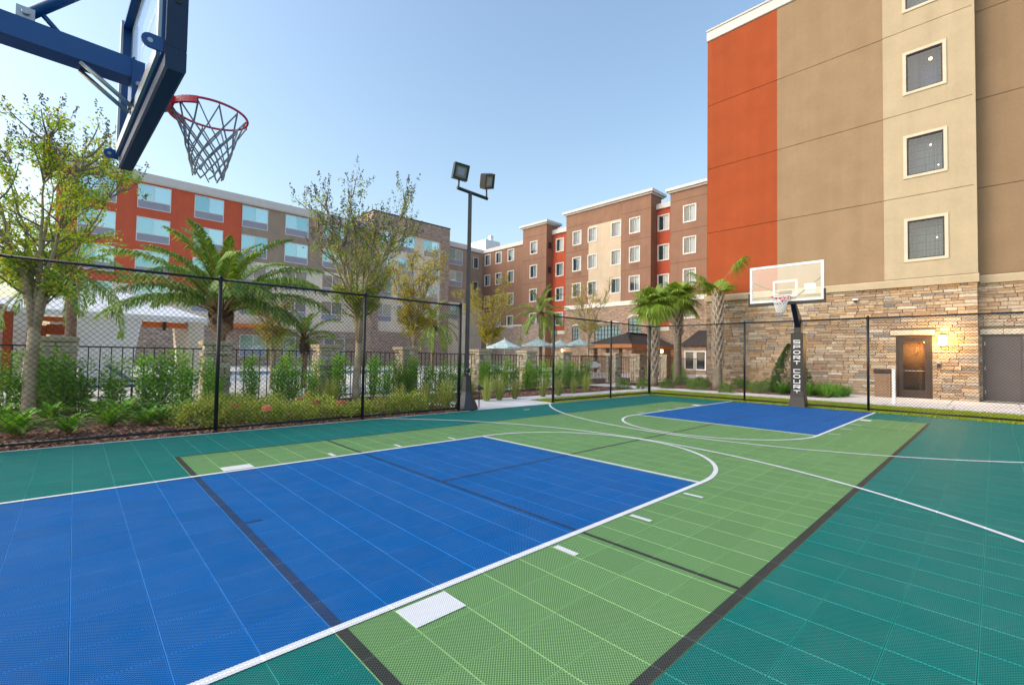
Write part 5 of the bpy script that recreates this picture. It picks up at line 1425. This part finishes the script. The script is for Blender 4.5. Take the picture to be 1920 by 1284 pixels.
# ---- multi-stem flowering trees with thin autumn foliage
def crape(name, label, base, fork, height, spread, nstem, nleaf, leafmat, seed, group, trunk_r=.42, lean=(0, 0), low=.25, seeds=True, lsize=.24, bark='bark_pale'):
    g = np.random.default_rng(seed)
    t = thing(name, label, 'tree', base, group)
    B = np.array([0.0, 0, -.15]); top = np.array([lean[0], lean[1], fork])
    mb = MB()
    k = 6; pts = [B+(top-B)*i/k+np.append(g.normal(size=2)*.03, 0) for i in range(k+1)]
    pts += [top+np.array([0, 0, .35]), top+np.array([0, 0, .8]), top+np.array([0, 0, 1.4])]
    mb.tube(pts, [trunk_r*(1.3 if i == 0 else 1.06-.2*i/k) for i in range(k+1)]+[trunk_r*.72, trunk_r*.5, trunk_r*.2], 10)
    twig = MB(); LP_ = []; LD = []; TIPS = []
    for s_ in range(nstem):
        az = 2*math.pi*(s_+g.uniform(-.3, .3))/nstem
        out = spread*g.uniform(.35, 1.0); h = (height-fork)*g.uniform(.72, 1.0)
        n = 9; pts = []
        for i in range(n+1):
            u = i/n
            r_ = out*(u**1.25)
            pts.append(top+np.array([math.cos(az)*r_, math.sin(az)*r_, h*u**.92])+np.append(g.normal(size=2), g.normal()*.4)*.14*u*(u < 1)-np.array([0, 0, .7*(u == 0)]))
        rr = [trunk_r*(.46*(1-i/n)**2.2+.20*(1-.9*i/n))+.012 for i in range(n+1)]
        mb.tube(pts, rr, 6)
        pts = np.array(pts)
        nb = int(16*h/14)+5
        for b_ in range(nb):
            u = g.uniform(low, 1.0); i = min(n-1, int(u*n)); p0 = pts[i]+(pts[i+1]-pts[i])*(u*n-i)
            a = az+g.normal()*1.2; L_ = (0.10+.20*(1-u)+.10)*h*g.uniform(.5, 1.1)*.62+.5
            el = g.uniform(.1, 1.1)
            d = np.array([math.cos(a)*math.cos(el), math.sin(a)*math.cos(el), math.sin(el)])
            m = 4; bp = [p0]
            for q in range(1, m+1):
                d = d+np.array([0, 0, .16])+g.normal(size=3)*.13; d /= np.linalg.norm(d); bp.append(bp[-1]+d*L_/m)
            twig.tube(bp, [.055*(1-.8*q/m)+.012 for q in range(m+1)], 4, cap=False)
            TIPS.append((bp[-1], d, u))
            bp = np.array(bp)
            nt_ = 4
            for q in range(nt_):
                w_ = g.uniform(.25, 1); j = min(m-1, int(w_*m)); s0 = bp[j]+(bp[j+1]-bp[j])*(w_*m-j)
                dd = d+g.normal(size=3)*.7; dd /= np.linalg.norm(dd); tl = g.uniform(.5, 1.3)
                e = s0+dd*tl; twig.tube([s0, (s0+e)/2+g.normal(size=3)*.05, e], [.018, .014, .008], 3, cap=False)
                TIPS.append((e, dd, u))
                for z in range(5):
                    LP_.append(s0+(e-s0)*g.uniform(.1, 1)); LD.append(dd)
    part('trunk', mb2(mb, base), MT[bark], t)
    part('twigs', mb2(twig, base), MT['bark_grey'], t)
    LP_ = np.array(LP_); LD = np.array(LD)
    # foliage: clumps that favour some limbs, with real gaps between
    wgt = g.random(len(LP_))**2.2+.03*(LP_[:, 2] < fork+3)
    wgt[LP_[:, 2] < fork+4.5] += .6
    idx = g.choice(len(LP_), nleaf, p=wgt/wgt.sum())
    P = LP_[idx]+g.normal(size=(nleaf, 3))*np.array([.20, .20, .16]); D = LD[idx]*.6+g.normal(size=(nleaf, 3))*.7+np.array([0, 0, -.15])
    v, f = leaves(P, D, lsize*g.uniform(.6, 1.3, nleaf), lsize*.52*g.uniform(.7, 1.2, nleaf), g)
    obj('crown', np_mesh('crown', [(v, f, 0)], MT[leafmat]), t)
    if seeds:
        SP = []; SD = []
        for (p, d, u) in TIPS:
            if p[2] > fork+.62*(height-fork) and g.random() < .75:
                m = g.integers(10, 26); q = g.random(m)**.8
                SP.append(p+np.array([0, 0, 1])*q[:, None]*g.uniform(.5, 1.1)+d*q[:, None]*.4+g.normal(size=(m, 3))*.09*(1.1-q[:, None])); SD.append(g.normal(size=(m, 3))+np.array([0, 0, .5]))
        SP = np.concatenate(SP); SD = np.concatenate(SD)
        v, f = leaves(SP, SD, .15, .11, g); obj('seed_heads', np_mesh('seed_heads', [(v, f, 0)], MT['seed']), t)
    return t
def mb2(mb, base):
    """local -> world feet (part() subtracts the root's base again)"""
    b = np.array(base, float); mb.v = [tuple(np.array(p)+b) for p in mb.v]; return mb
GT = 'multi stemmed trees along the pool fence'
crape('flowering_tree', 'pale trunked tree with thinning yellow leaves at the far left', (-18.05, 28.3, 0), 5.6, 19.6, 4.6, 8, 13000, 'crape', 3, GT, .35, (.1, 0), .10)
crape('flowering_tree', 'tall airy multi stemmed tree with sparse crown right of the big palm', (3.2, 28.2, 0), 5.8, 18.8, 5.7, 11, 8200, 'crape', 8, GT, .33, (.15, 0), .12)
crape('flowering_tree', 'thin yellowing tree behind the last panel of the left fence', (14.5, 36.5, 0), 5.5, 17.5, 5.0, 8, 7500, 'crape_yellow', 15, GT, .28, (0, 0), .05, False, .26)
crape('flowering_tree', 'yellow leaved tree behind the left parasols', (52.0, 66, 0), 6.0, 21, 7.5, 9, 9000, 'crape_yellow', 19, GT, .4, (0, 0), .05, False, .36)
crape('flowering_tree', 'slender sparse tree before the porch roof', (46.0, 33.6, 0), 6.0, 16.5, 3.6, 6, 1900, 'crape_yellow', 23, GT, .2, (0, 0), .2, False, .25)
crape('flowering_tree', 'leafy tree left of the pool canopy, partly outside the picture', (-26.5, 33.5, 0), 5.5, 19, 5.0, 7, 6000, 'crape', 29, GT, .35, (0, 0), .1)
crape('flowering_tree', 'small yellow tree at the pool edge left of the white trunked tree', (1.2, 47, 0), 4.5, 11.5, 3.6, 6, 2200, 'crape_yellow', 31, GT, .2, (0, 0), .1, False, .25)

# ---- feather palms
def frond_mesh(name, L_, e0, bend, nl, ll, wl, seed, mats, droop=.5, sag=0.0, plumes=False):
    """arching rachis in the XZ plane with leaflets down both sides (feet)"""
    g = np.random.default_rng(seed); n = 16; p = np.zeros(3); pts = [p]; az = 0; e = e0
    T = []
    for i in range(n):
        u = (i+.5)/n; e = e0-bend*u**1.4; d = np.array([math.cos(e), sag*math.sin(u*2), math.sin(e)]); d /= np.linalg.norm(d); T.append(d); p = p+d*L_/n; pts.append(p)
    pts = np.array(pts); T.append(T[-1]); T = np.array(T)
    mb = MB().tube(pts, [.10*(L_/10)*(1-.9*i/n)+.006 for i in range(n+1)], 5)
    V = []; F_ = []
    o = 0
    for k in range(nl):
        u = .16+.83*(k+.5)/nl
        i = min(n-1, int(u*n)); w_ = u*n-i; c = pts[i]+(pts[i+1]-pts[i])*w_; t = T[i]*(1-w_)+T[i+1]*w_
        side0 = np.cross(t, [0, 0, 1.0]); side0 /= np.linalg.norm(side0)+1e-6; up0 = np.cross(side0, t)
        lp = ll*(.35+.65*math.sin(math.pi*min(1, .12+.86*u))**.8)*(1.0 if u < .85 else 1-.5*(u-.85)/.15)
        for s_ in (1, -1):
            jj = g.normal(size=3)*.12
            d = side0*s_*.80+t*(.55+.4*u)+up0*(.42 if not plumes else g.uniform(-.5, .8))+jj; d /= np.linalg.norm(d)
            L1 = lp*g.uniform(.85, 1.1); m1 = c+d*L1*.5; tip = c+d*L1*.92+np.array([0, 0, -droop*L1*.45])
            wv = np.cross(d, up0); wv = wv/(np.linalg.norm(wv)+1e-6)*wl
            V += [c-wv*.4, c+wv*.4, m1+wv+np.array([0, 0, -.04*L1]), m1-wv+np.array([0, 0, -.04*L1]), tip]
            F_ += [(o, o+1, o+2, o+3), (o+3, o+2, o+4)]; o += 5
    me_pts = MB(); me_pts.v = mb.v; me_pts.f = mb.f
    b = MB(); b.add(mb.v, mb.f, 0, None, True); b.add(V, F_, 1)
    return b.mesh(name, mats)
def feather_palm(label, base, ztrunk, L_, nf, seed, group, ball=1.05, nl=52, ll=1.7, spans=(1.45, -.25), husk=True, trunk_r=.5):
    g = np.random.default_rng(seed)
    t = thing('feather_palm', label, 'palm', base, group)
    x, y = base[0], base[1]
    mb = MB()
    prof = [(trunk_r*1.15, -.1), (trunk_r, .8), (trunk_r, ztrunk-2.6), (ball*.95, ztrunk-2.0), (ball, ztrunk-.9), (ball*.75, ztrunk-.2), (ball*.4, ztrunk+.2)]
    if ztrunk < 4: prof = [(trunk_r*1.1, -.1), (trunk_r, ztrunk-.6), (ball, ztrunk-.4), (ball*.6, ztrunk)]
    mb.lathe(prof, (x, y), 18); part('trunk', mb, MT['palm_trunk'], t)
    if husk:
        hb = MB()
        for k in range(90):
            a = g.uniform(0, 2*math.pi); z = ztrunk-2.1+2.2*g.random(); rr = ball*(1.0-.35*max(0, (z-ztrunk+.9)/1.1))
            c, s_ = math.cos(a), math.sin(a); w_ = .13*g.uniform(.7, 1.3); h = g.uniform(.35, .8)
            p = np.array([x+c*(rr-.06), y+s_*(rr-.06), z]); q = np.array([x+c*(rr+.12), y+s_*(rr+.12), z+h]); tv = np.array([-s_, c, 0])*w_
            od = np.array([c, s_, 0])*.05
            hb.add([p-tv, p+tv, q+tv*.7, q-tv*.7, p-tv+od, p+tv+od, q+tv*.7+od*.4, q-tv*.7+od*.4], [(4, 5, 6, 7), (0, 4, 7, 3), (1, 2, 6, 5), (3, 7, 6, 2)])
        part('husk', hb, MT['husk'], t)
    ms = []
    for k in range(7):
        e0 = spans[0]+(spans[1]-spans[0])*k/6
        ms.append(frond_mesh('frond', L_*(1.0 if k > 0 else .85), e0+.12, 1.05+.30*math.cos(e0), nl, ll, .062*(L_/10)**.5+.013, seed*10+k, [MT['petiole'], MT['palm']], 1.15+.1*k, g.uniform(-.12, .12)))
    for k in range(nf):
        j = min(6, int(7*((k+.5)/nf)**.9)); a = 2.399963*k+g.normal()*.15
        zo = ztrunk+.1-.35*(j/6); rr = ball*.45*(.3+.7*j/6)
        o = obj('frond', ms[j], t, (rr*math.cos(a), rr*math.sin(a), zo-base[2]), a)
        s_ = g.uniform(.85, 1.1); o.scale = (s_, s_, s_)
GP = 'feather leaved palms by the pool'
feather_palm('big feather palm with swollen brown trunk behind the second pillar', (-4.9, 43.5, 0), 8.7, 11.0, 34, 4, GP, 1.05, 92, 1.9, (1.45, .30))
feather_palm('small feather palm behind the third pillar', (5.0, 47, 0), 6.2, 5.6, 20, 5, GP, .5, 40, 1.0, (1.35, -.35), True, .35)
feather_palm('feather palm behind the floodlight pole, before the cream wall', (41, 72, 0), 11.5, 8.0, 22, 6, GP, .8, 40, 1.3, (1.35, -.5), True, .45)
feather_palm('dark feather palm left of the cream band, behind the fence corner post', (66, 63, 0), 15.2, 8.5, 24, 7, GP, .8, 40, 1.4, (1.35, -.6), True, .5)
feather_palm('tall feather palm in the background behind the left tree', (-16.5, 62, 0), 13.5, 9.5, 20, 9, GP, .9, 44, 1.5, (1.3, -.5), True, .5)

# ---- sabal palms: criss-cross boots on the trunk, fan leaves
def fan_mesh(name, seed, Lp=3.0, Rb=2.7, e0=.9, droop=.8):
    g = np.random.default_rng(seed); n = 8; p = np.zeros(3); pts = [p]
    for i in range(n):
        e = e0-.5*(i/n)**1.5; p = p+np.array([math.cos(e), 0, math.sin(e)])*Lp/n; pts.append(p)
    b = MB(); b.tube(pts, [.075*(1-.5*i/n) for i in range(n+1)], 5)
    e1 = e0-.5; V = []; F_ = []; o = 0; hub = pts[-1]
    f_ = np.array([math.cos(e1), 0, math.sin(e1)]); s0 = np.array([0, 1.0, 0]); u0 = np.cross(f_, s0)
    ns = 40
    for k in range(ns):
        t = -1+2*(k+.5)/ns; a = t*2.45
        # costapalmate: middle segments start farther along a recurving rib
        sh = hub+(f_*.9+np.array([0, 0, -.35]))*(.9*(1-abs(t)))
        d = f_*math.cos(a)+s0*math.sin(a)+u0*(.10-.25*abs(t)); d /= np.linalg.norm(d)
        L1 = Rb*(1-.28*abs(t))*g.uniform(.85, 1.08)
        m1 = sh+d*L1*.45; m2 = sh+d*L1*.75+np.array([0, 0, -droop*.22*L1]); tip = sh+d*L1*.95+np.array([0, 0, -droop*.55*L1])+g.normal(size=3)*.06
        wv = np.cross(d, u0); wv = wv/(np.linalg.norm(wv)+1e-6)*.085
        V += [sh-wv*.4, sh+wv*.4, m1+wv, m1-wv, m2+wv*.7, m2-wv*.7, tip]
        F_ += [(o, o+1, o+2, o+3), (o+3, o+2, o+4, o+5), (o+5, o+4, o+6)]; o += 7
    b2 = MB(); b2.add(b.v, b.f, 0, None, True); b2.add(V, F_, 1)
    return b2.mesh(name, [MT['petiole'], MT['sabal']])
def sabal(label, base, zt, seed, fans, boots, r0=.52, scale=1.0):
    g = np.random.default_rng(seed); t = thing('sabal_palm', label, 'palm', base, 'sabal palms in the bed by the stone wall')
    x, y = base[0], base[1]
    part('trunk', MB().lathe([(r0*1.25, -.1), (r0*1.02, .8), (r0*.92, 4), (r0*.88, zt-2.5), (r0*.95, zt-1), (r0*.55, zt+.2)], (x, y), 16), MT['palm_trunk' if boots < 1 else 'bark_grey'], t)
    zb_ = boots
    n = int((zt-zb_)*10)
    for k in range(n):
        a = 2.399963*k; z = zb_+(zt-zb_)*k/n; c, s_ = math.cos(a), math.sin(a); tv = np.array([-s_, c, 0])
        r_ = r0*.9
        mb = MB()
        for sg in (1, -1):     # a split boot: two straps parting in a V
            p0 = np.array([x+c*(r_-.03), y+s_*(r_-.03), z]); p1 = np.array([x+c*(r_+.26), y+s_*(r_+.26), z+.95])+tv*sg*.38
            q0 = p0+tv*sg*.24
            od = np.array([c, s_, 0])*.07
            mb.add([p0, q0, p1+tv*sg*.09, p1-tv*sg*.09, p0+od, q0+od, p1+tv*sg*.09+od*.6, p1-tv*sg*.09+od*.6], [(4, 5, 6, 7), (0, 4, 7, 3), (1, 2, 6, 5), (3, 7, 6, 2), (0, 1, 5, 4)])
        part('boot', mb, MT['boot'], t)
    for (e0, a, Lp, Rb, dr) in fans:
        o = obj('frond', fan_mesh('frond', int(1000*abs(a))+seed, Lp, Rb, e0, dr), t, (0, 0, zt-base[2]), a)
        o.scale = (scale,)*3
def ring_fans(g, n, Lp, Rb, dr, hi=1.4, lo=-.25):
    return [(hi+(lo-hi)*(k+.5)/n+g.normal()*.08, 2.4*k+g.normal()*.15, Lp*g.uniform(.85, 1.1), Rb*g.uniform(.85, 1.1), dr) for k in range(n)]
g_ = np.random.default_rng(3)
sabal('first sabal palm from the left with a full round crown and woven boots', (51.5, 24.7, 0), 13.4, 41, ring_fans(g_, 34, 1.5, 2.55, .8, 1.45, -.5), 1.2, .72)
sabal('second sabal palm from the left with boots only high on the trunk', (61.5, 25.6, 0), 15.3, 42, ring_fans(g_, 32, 1.7, 2.7, .8, 1.45, -.5), 8.2, .70)
fr_s = ring_fans(g_, 4, 1.3, 2.2, .45, 1.5, .5)
# in the picture: one long leaf thrown up to the left, one up to the right, both drooping at the tip
AL, AR_ = math.radians(95), math.radians(-88)
fr_s += [(1.05, AL, 3.9, 2.6, 1.0), (.85, AL+.35, 2.6, 2.4, .9), (1.18, AR_, 5.0, 2.7, 1.3), (.55, AL-.2, 2.2, 2.3, .8), (.6, AR_-.5, 1.4, 2.0, .5)]
sabal('third sabal palm, with two long wind blown fronds, at the stone corner', (55.5, 16.1, 0), 14.6, 43, fr_s, 3.0, .66)

# ---- clumps built once and copied
def copies(proto_parts, name, cat, group, spots, labelf):
    for i, (x, y, z, rz, sc_) in enumerate(spots):
        t = thing(name, labelf(i), cat, (x, y, z), group, rz)
        k = sc_ if hasattr(sc_, '__len__') else (sc_,)*3
        t.scale = k
        for n_, me in proto_parts[i % len(proto_parts)]: obj(n_, me, t)
def column_shrub(seed, h=4.2, r=1.0, n=1350):
    g = np.random.default_rng(seed); st = MB(); P = []; D = []
    for s_ in range(7):
        a = g.uniform(0, 6.28); rr = r*.45*g.random()**.5; lean = g.normal(size=2)*.17
        b = np.array([math.cos(a)*rr*.5, math.sin(a)*rr*.5, -.05]); tp = b+np.array([lean[0]*h*.6+math.cos(a)*rr, lean[1]*h*.6+math.sin(a)*rr, h*g.uniform(.5, 1.08)])
        pts = [b+(tp-b)*u+np.append(g.normal(size=2)*.04, 0) for u in np.linspace(0, 1, 6)]
        st.tube(pts, [.035, .03, .026, .02, .014, .008], 4, cap=False)
        pts = np.array(pts)
        m = n//7
        u = .08+.92*g.random(m)**.85
        i = np.minimum(4, (u*5).astype(int)); w_ = (u*5-i)[:, None]; c = pts[i]*(1-w_)+pts[i+1]*w_
        an = g.uniform(0, 6.28, m); dist = r*.55*g.random(m)**.6*(1.1-.55*u)
        P.append(c+np.stack([np.cos(an)*dist, np.sin(an)*dist, g.normal(size=m)*.1], 1)); D.append(np.stack([np.cos(an), np.sin(an), g.uniform(.1, 1.6, m)], 1))
    P = np.concatenate(P); D = np.concatenate(D); m = len(P)
    v, f = leaves(P, D, .30*g.uniform(.6, 1.2, m), .085, g)
    return [('stems', st.mesh('stems', MT['bark_grey'])), ('foliage', np_mesh('foliage', [(v, f, 0)], MT['podo']))]
CS = [column_shrub(100+k) for k in range(4)]
us = [14, 66, 122, 150, 210, 270, 296, 345, 398, 468, 524, 550, 586, 636, 700, 724, 748, 774, 800, 824, 846, 870, 908, 928, 946, 964, 984, 1006, 1026, 1046, 1064, 1082, 1098]
sp_ = []
for i, u in enumerate(us):
    yy = 28.8+VR.uniform(-.5, .3); sp_.append((float(onY(u, 700, yy)[0]), yy, .05, VR.uniform(0, 6.28), (VR.uniform(.85, 1.15), VR.uniform(.85, 1.15), VR.uniform(.82, 1.04)*(.92 if u > 700 else 1)*(1.04 if u < 30 else 1))))
refs = []
def hedge_label(i):
    u = us[i]
    mark = 'left of the leftmost pillar' if u < 85 else 'between the leftmost pillar and the palm side pillar' if u < 400 else 'between the palm side pillar and the third pillar' if u < 612 else 'between the third pillar and the floodlight pole' if u < 878 else 'between the floodlight pole and the gate'
    k = sum(1 for q in us[:i] if hedge_mark(q) == hedge_mark(u))
    return 'upright hedge shrub, %s %s' % (ordinal(k), mark)
def hedge_mark(u): return 0 if u < 85 else 1 if u < 400 else 2 if u < 612 else 3 if u < 878 else 4
copies(CS, 'hedge_shrub', 'shrub', 'upright hedge shrubs along the iron fence', sp_, hedge_label)

# ferns in the foreground of the bed
def fern(seed, L_=1.95, nf=26):
    out = []
    for k in range(4):
        out.append(frond_mesh('frond', L_*(.8+.1*k), 1.42-.22*k, 1.0+.1*k, 30, .34, .032, seed*7+k, [MT['petiole'], MT['fern']], .25))
    return out
FM = fern(5)
fspots = [(22, 838), (128, 815), (95, 790), (205, 802), (232, 790), (268, 785), (305, 795), (338, 782), (0, 800), (275, 800), (180, 775)]
flab = ['bright green fern at the left edge near the fence foot', 'bright green fern standing alone in front of the leftmost pillar', 'bright green fern between the pale trunk and the leftmost pillar', 'bright green fern at the left end of the fern drift', 'bright green fern second in the drift, close to the hedge', 'bright green fern in the middle of the drift', 'bright green fern at the right front of the drift', 'bright green fern at the right end of the drift, by the shrubs', 'bright green fern cut by the left picture edge', 'bright green fern low at the front middle of the drift', 'bright green fern against the hedge, right of the leftmost pillar']
for i, (u, v) in enumerate(fspots):
    q = onZ(u, v, .1); x, y = float(q[0]), float(q[1])
    y = min(max(y, 18.4), 26.5)
    t = thing('fern', flab[i], 'fern', (x, y, .12), 'bright green ferns in the mulch bed')
    sc_ = VR.uniform(.75, 1.0)
    for k in range(24):
        j = min(3, int(4*(k+.5)/24)); o = obj('frond', FM[j], t, (0, 0, 0), 2.39996*k+VR.normal()*.2); s_ = sc_*VR.uniform(.8, 1.15); o.scale = (s_, s_, s_)

# low mounding shrubs with coral flower heads
def mound(seed, r=1.5, h=1.35, n=1500, m='ixora', ls=.17, shell=.5):
    g = np.random.default_rng(seed); st = MB(); P = []; D = []
    for k in range(16):
        a = g.uniform(0, 6.28); e = g.uniform(.25, 1.5); L_ = g.uniform(.7, 1.0)
        tp = np.array([math.cos(a)*math.cos(e)*r*L_, math.sin(a)*math.cos(e)*r*L_, math.sin(e)*h*L_]); st.tube([(0, 0, -.05), tp*.5+g.normal(size=3)*.05, tp], [.03, .02, .008], 4, cap=False)
    d = g.normal(size=(n, 3)); d[:, 2] = np.abs(d[:, 2]); d /= np.linalg.norm(d, axis=1, keepdims=True)
    lump = 1+.16*np.sin(d[:, 0]*5+seed)+.14*np.sin(d[:, 1]*6+2*seed)
    rr = (shell+(1-shell)*g.random(n)**.6)*lump
    P = d*rr[:, None]*np.array([r, r, h]); D = d+g.normal(size=(n, 3))*.6+np.array([0, 0, .3])
    v, f = leaves(P, D, ls*g.uniform(.7, 1.3, n), ls*.5, g)
    return [('stems', st.mesh('stems', MT['bark_grey'])), ('foliage', np_mesh('foliage', [(v, f, 0)], MT[m]))]
IX = [mound(200+k) for k in range(3)]
ix_us = [(368, 800), (402, 795), (440, 800), (452, 778), (500, 795), (520, 775), (556, 790), (590, 775), (618, 785), (648, 778), (690, 782), (722, 778), (762, 775), (800, 776), (838, 768), (424, 775)]
flowers = {4: 2, 6: 3, 2: 1, 9: 1}
ixs = []
for i, (u, v) in enumerate(ix_us):
    q = onZ(u, v-4, .2); ixs.append((float(q[0]), max(17.6, float(q[1])+.6), .08, VR.uniform(0, 6.28), (VR.uniform(.8, 1.1), VR.uniform(.8, 1.1), VR.uniform(.6, 1.2))))
def ixl(i):
    return 'low olive green mounding shrub in the bed, %s from the left%s' % (ordinal(sorted(range(len(ix_us)), key=lambda k: ix_us[k][0]).index(i)), ', with coral flower heads' if i in flowers else ', without flowers')
copies(IX, 'flowering_shrub', 'shrub', 'low mounding shrubs behind the left fence', ixs, ixl)
fr_ = np.random.default_rng(9)
def flower_head(u, v):
    """a rounded head of small four-petalled flowers, added to the shrub under it"""
    q0 = onZ(u, v, 1.1); 
    i = min(range(len(ixs)), key=lambda k: (ixs[k][0]-q0[0])**2+(ixs[k][1]-q0[1])**2)
    par = [o for o in bpy.data.objects if o.name.split('.')[0] == 'flowering_shrub'][i]
    n = 110; d = fr_.normal(size=(n, 3)); d[:, 2] = np.abs(d[:, 2]); d /= np.linalg.norm(d, axis=1, keepdims=True)
    P = d*np.array([.25, .25, .22]); vv, ff = leaves(P, np.cross(d, fr_.normal(size=(n, 3))), .13, .10, fr_)
    me = np_mesh('flower_head', [(vv, ff, 0)], MT['coral'])
    wl = Vector((q0[0]*S, q0[1]*S, 1.1*S)); 
    o = obj('flower_head', me, par)
    Mx = Matrix.LocRotScale(par.location, par.rotation_euler, par.scale)
    o.location = Mx.inverted() @ wl
for (u, v) in ((575, 741), (500, 768), (592, 756), (562, 752), (440, 762), (640, 757)): flower_head(u, v)

# tufts of tall ornamental grass
def tuft(seed, h=2.7, n=230, m='drygrass', wd=.017, spread=1.25):
    g = np.random.default_rng(seed); a = g.uniform(0, 6.28, n); r0 = .28*g.random(n)**.5; out = spread*(.15+.85*g.random(n)); hh_ = h*g.uniform(.38, 1.1, n)*(1.05-.3*out/spread)
    c = np.stack([np.cos(a), np.sin(a), np.zeros(n)], 1)
    b = c*r0[:, None]; s_ = np.stack([-np.sin(a), np.cos(a), np.zeros(n)], 1)*wd
    up = np.array([0, 0, 1.0])
    m1 = b+c*out[:, None]*.30+up*hh_[:, None]*.55; m2 = b+c*out[:, None]*.70+up*hh_[:, None]*.90; tp = b+c*out[:, None]*1.1+up*hh_[:, None]*g.uniform(.85, 1.05, n)[:, None]
    V = np.stack([b-s_, b+s_, m1-s_*.8, m1+s_*.8, m2-s_*.5, m2+s_*.5, tp], 1).reshape(-1, 3)
    i = np.arange(n)*7
    q = np.concatenate([np.stack([i, i+1, i+3, i+2], 1), np.stack([i+2, i+3, i+5, i+4], 1)]).tolist(); t_ = np.stack([i+4, i+5, i+6], 1).tolist()
    me = bpy.data.meshes.new('blades'); me.from_pydata((V*S).tolist(), [], q+t_); me.materials.append(MT[m]); return me
TU = [[('blades', tuft(300+k))] for k in range(3)]
tu = [(618, 772), (748, 768), (796, 764), (836, 760), (882, 742), (912, 752), (965, 748), (1018, 744), (1047, 742), (1075, 738), (936, 750), (1098, 735)]
tl = [(float(onZ(u, v, 0)[0]), min(27.6, float(onZ(u, v, 0)[1])), .05, VR.uniform(0, 6.28), VR.uniform(.8, 1.1)) for u, v in tu]
tub = sorted(range(len(tu)), key=lambda k: tu[k][0])
copies(TU, 'ornamental_grass', 'grass tuft', 'tufts of ornamental grass before the hedge', tl, lambda i: 'tuft of pale ornamental grass before the hedge, %s from the left' % ordinal(tub.index(i)))

# clipped round shrubs by the stone wall
BXM = [mound(400+k, 1.0, 1.5, 1100, 'box', .17, .72) for k in range(3)]
bu = [(1250, 727), (1277, 721), (1297, 726), (1309, 730), (1330, 722), (1360, 735), (1383, 729), (1402, 727), (1420, 735), (1441, 730), (1168, 728), (1205, 728)]
bl = [(float(onZ(u, v, .1)[0]), float(onZ(u, v, .1)[1]), .0, VR.uniform(0, 6.28), VR.uniform(.85, 1.1)) for u, v in bu]
bl = [(min(58.2, b[0]) if b[1] < 30 else b[0], b[1], b[2], b[3], b[4]) for b in bl]
bul = sorted(range(len(bu)), key=lambda k: bu[k][0])
copies(BXM, 'round_shrub', 'shrub', 'clipped round shrubs along the far walk', bl, lambda i: 'clipped round green shrub beside the far walk, %s from the left' % ordinal(bul.index(i)))
# bushes behind the iron fence at right
copies([mound(450, 2.2, 3.2, 2200, 'podo', .25, .6)], 'leafy_shrub', 'shrub', 'leafy shrubs behind the right end of the iron fence', [(72, 33.8, 0, 0, 1.0), (79, 35, 0, 1, 1.1), (67, 34, 0, 2, .8)], lambda i: ['leafy dark shrub below the bay window, behind the second sabal palm', 'leafy dark shrub below the bay window, touching the stone block', 'leafy dark shrub behind the first sabal palm, beside the last pillar'][i])
# cone of holly behind the far hoop
q = onX(1483, 735, 54.0)
hc = thing('cone_shrub', 'tall dark green cone shrub behind the far hoop pole', 'shrub', (54.0, float(q[1]), 0))
n = 5200; gz = VR.random(n)**1.25; an = VR.uniform(0, 6.28, n); rr = 2.6*(1-gz)**.7*(.55+.45*VR.random(n)**.4)*(1+.12*np.sin(an*5+gz*9))+.12
P = np.stack([np.cos(an)*rr, np.sin(an)*rr, gz*6.6+.1], 1); D = np.stack([np.cos(an), np.sin(an), VR.uniform(-.2, .9, n)], 1)
v, f = leaves(P, D, .26, .13, VR); obj('foliage', np_mesh('foliage', [(v, f, 0)], MT['holly']), hc)
part('stem', MB().tube([(54.0, float(q[1]), -.1), (54.0, float(q[1]), 5.5)], [.15, .04], 6), MT['bark_grey'], hc)
# strip of strappy groundcover along the stone wall, right of the far hoop
LI = [[('blades', tuft(500+k, 1.75, 130, 'liriope', .035, 1.7))] for k in range(3)]
ll_ = []
for r_, xx in enumerate((51.2, 53.2, 55.2)):
    for k in range(8):
        y_ = 6.6-.92*k-.45*(r_ % 2); ll_.append((xx+VR.uniform(-.6, .6), y_+VR.uniform(-.4, .4), .05, VR.uniform(0, 6.28), VR.uniform(.75, 1.15)))
copies(LI, 'strap_leaf_clump', 'groundcover', 'bright green strap leaved clumps right of the far hoop', ll_, lambda i: 'strap leaved green clump, %s row, %s from the far hoop' % (['front', 'middle', 'back'][i//8], ordinal(i % 8)))
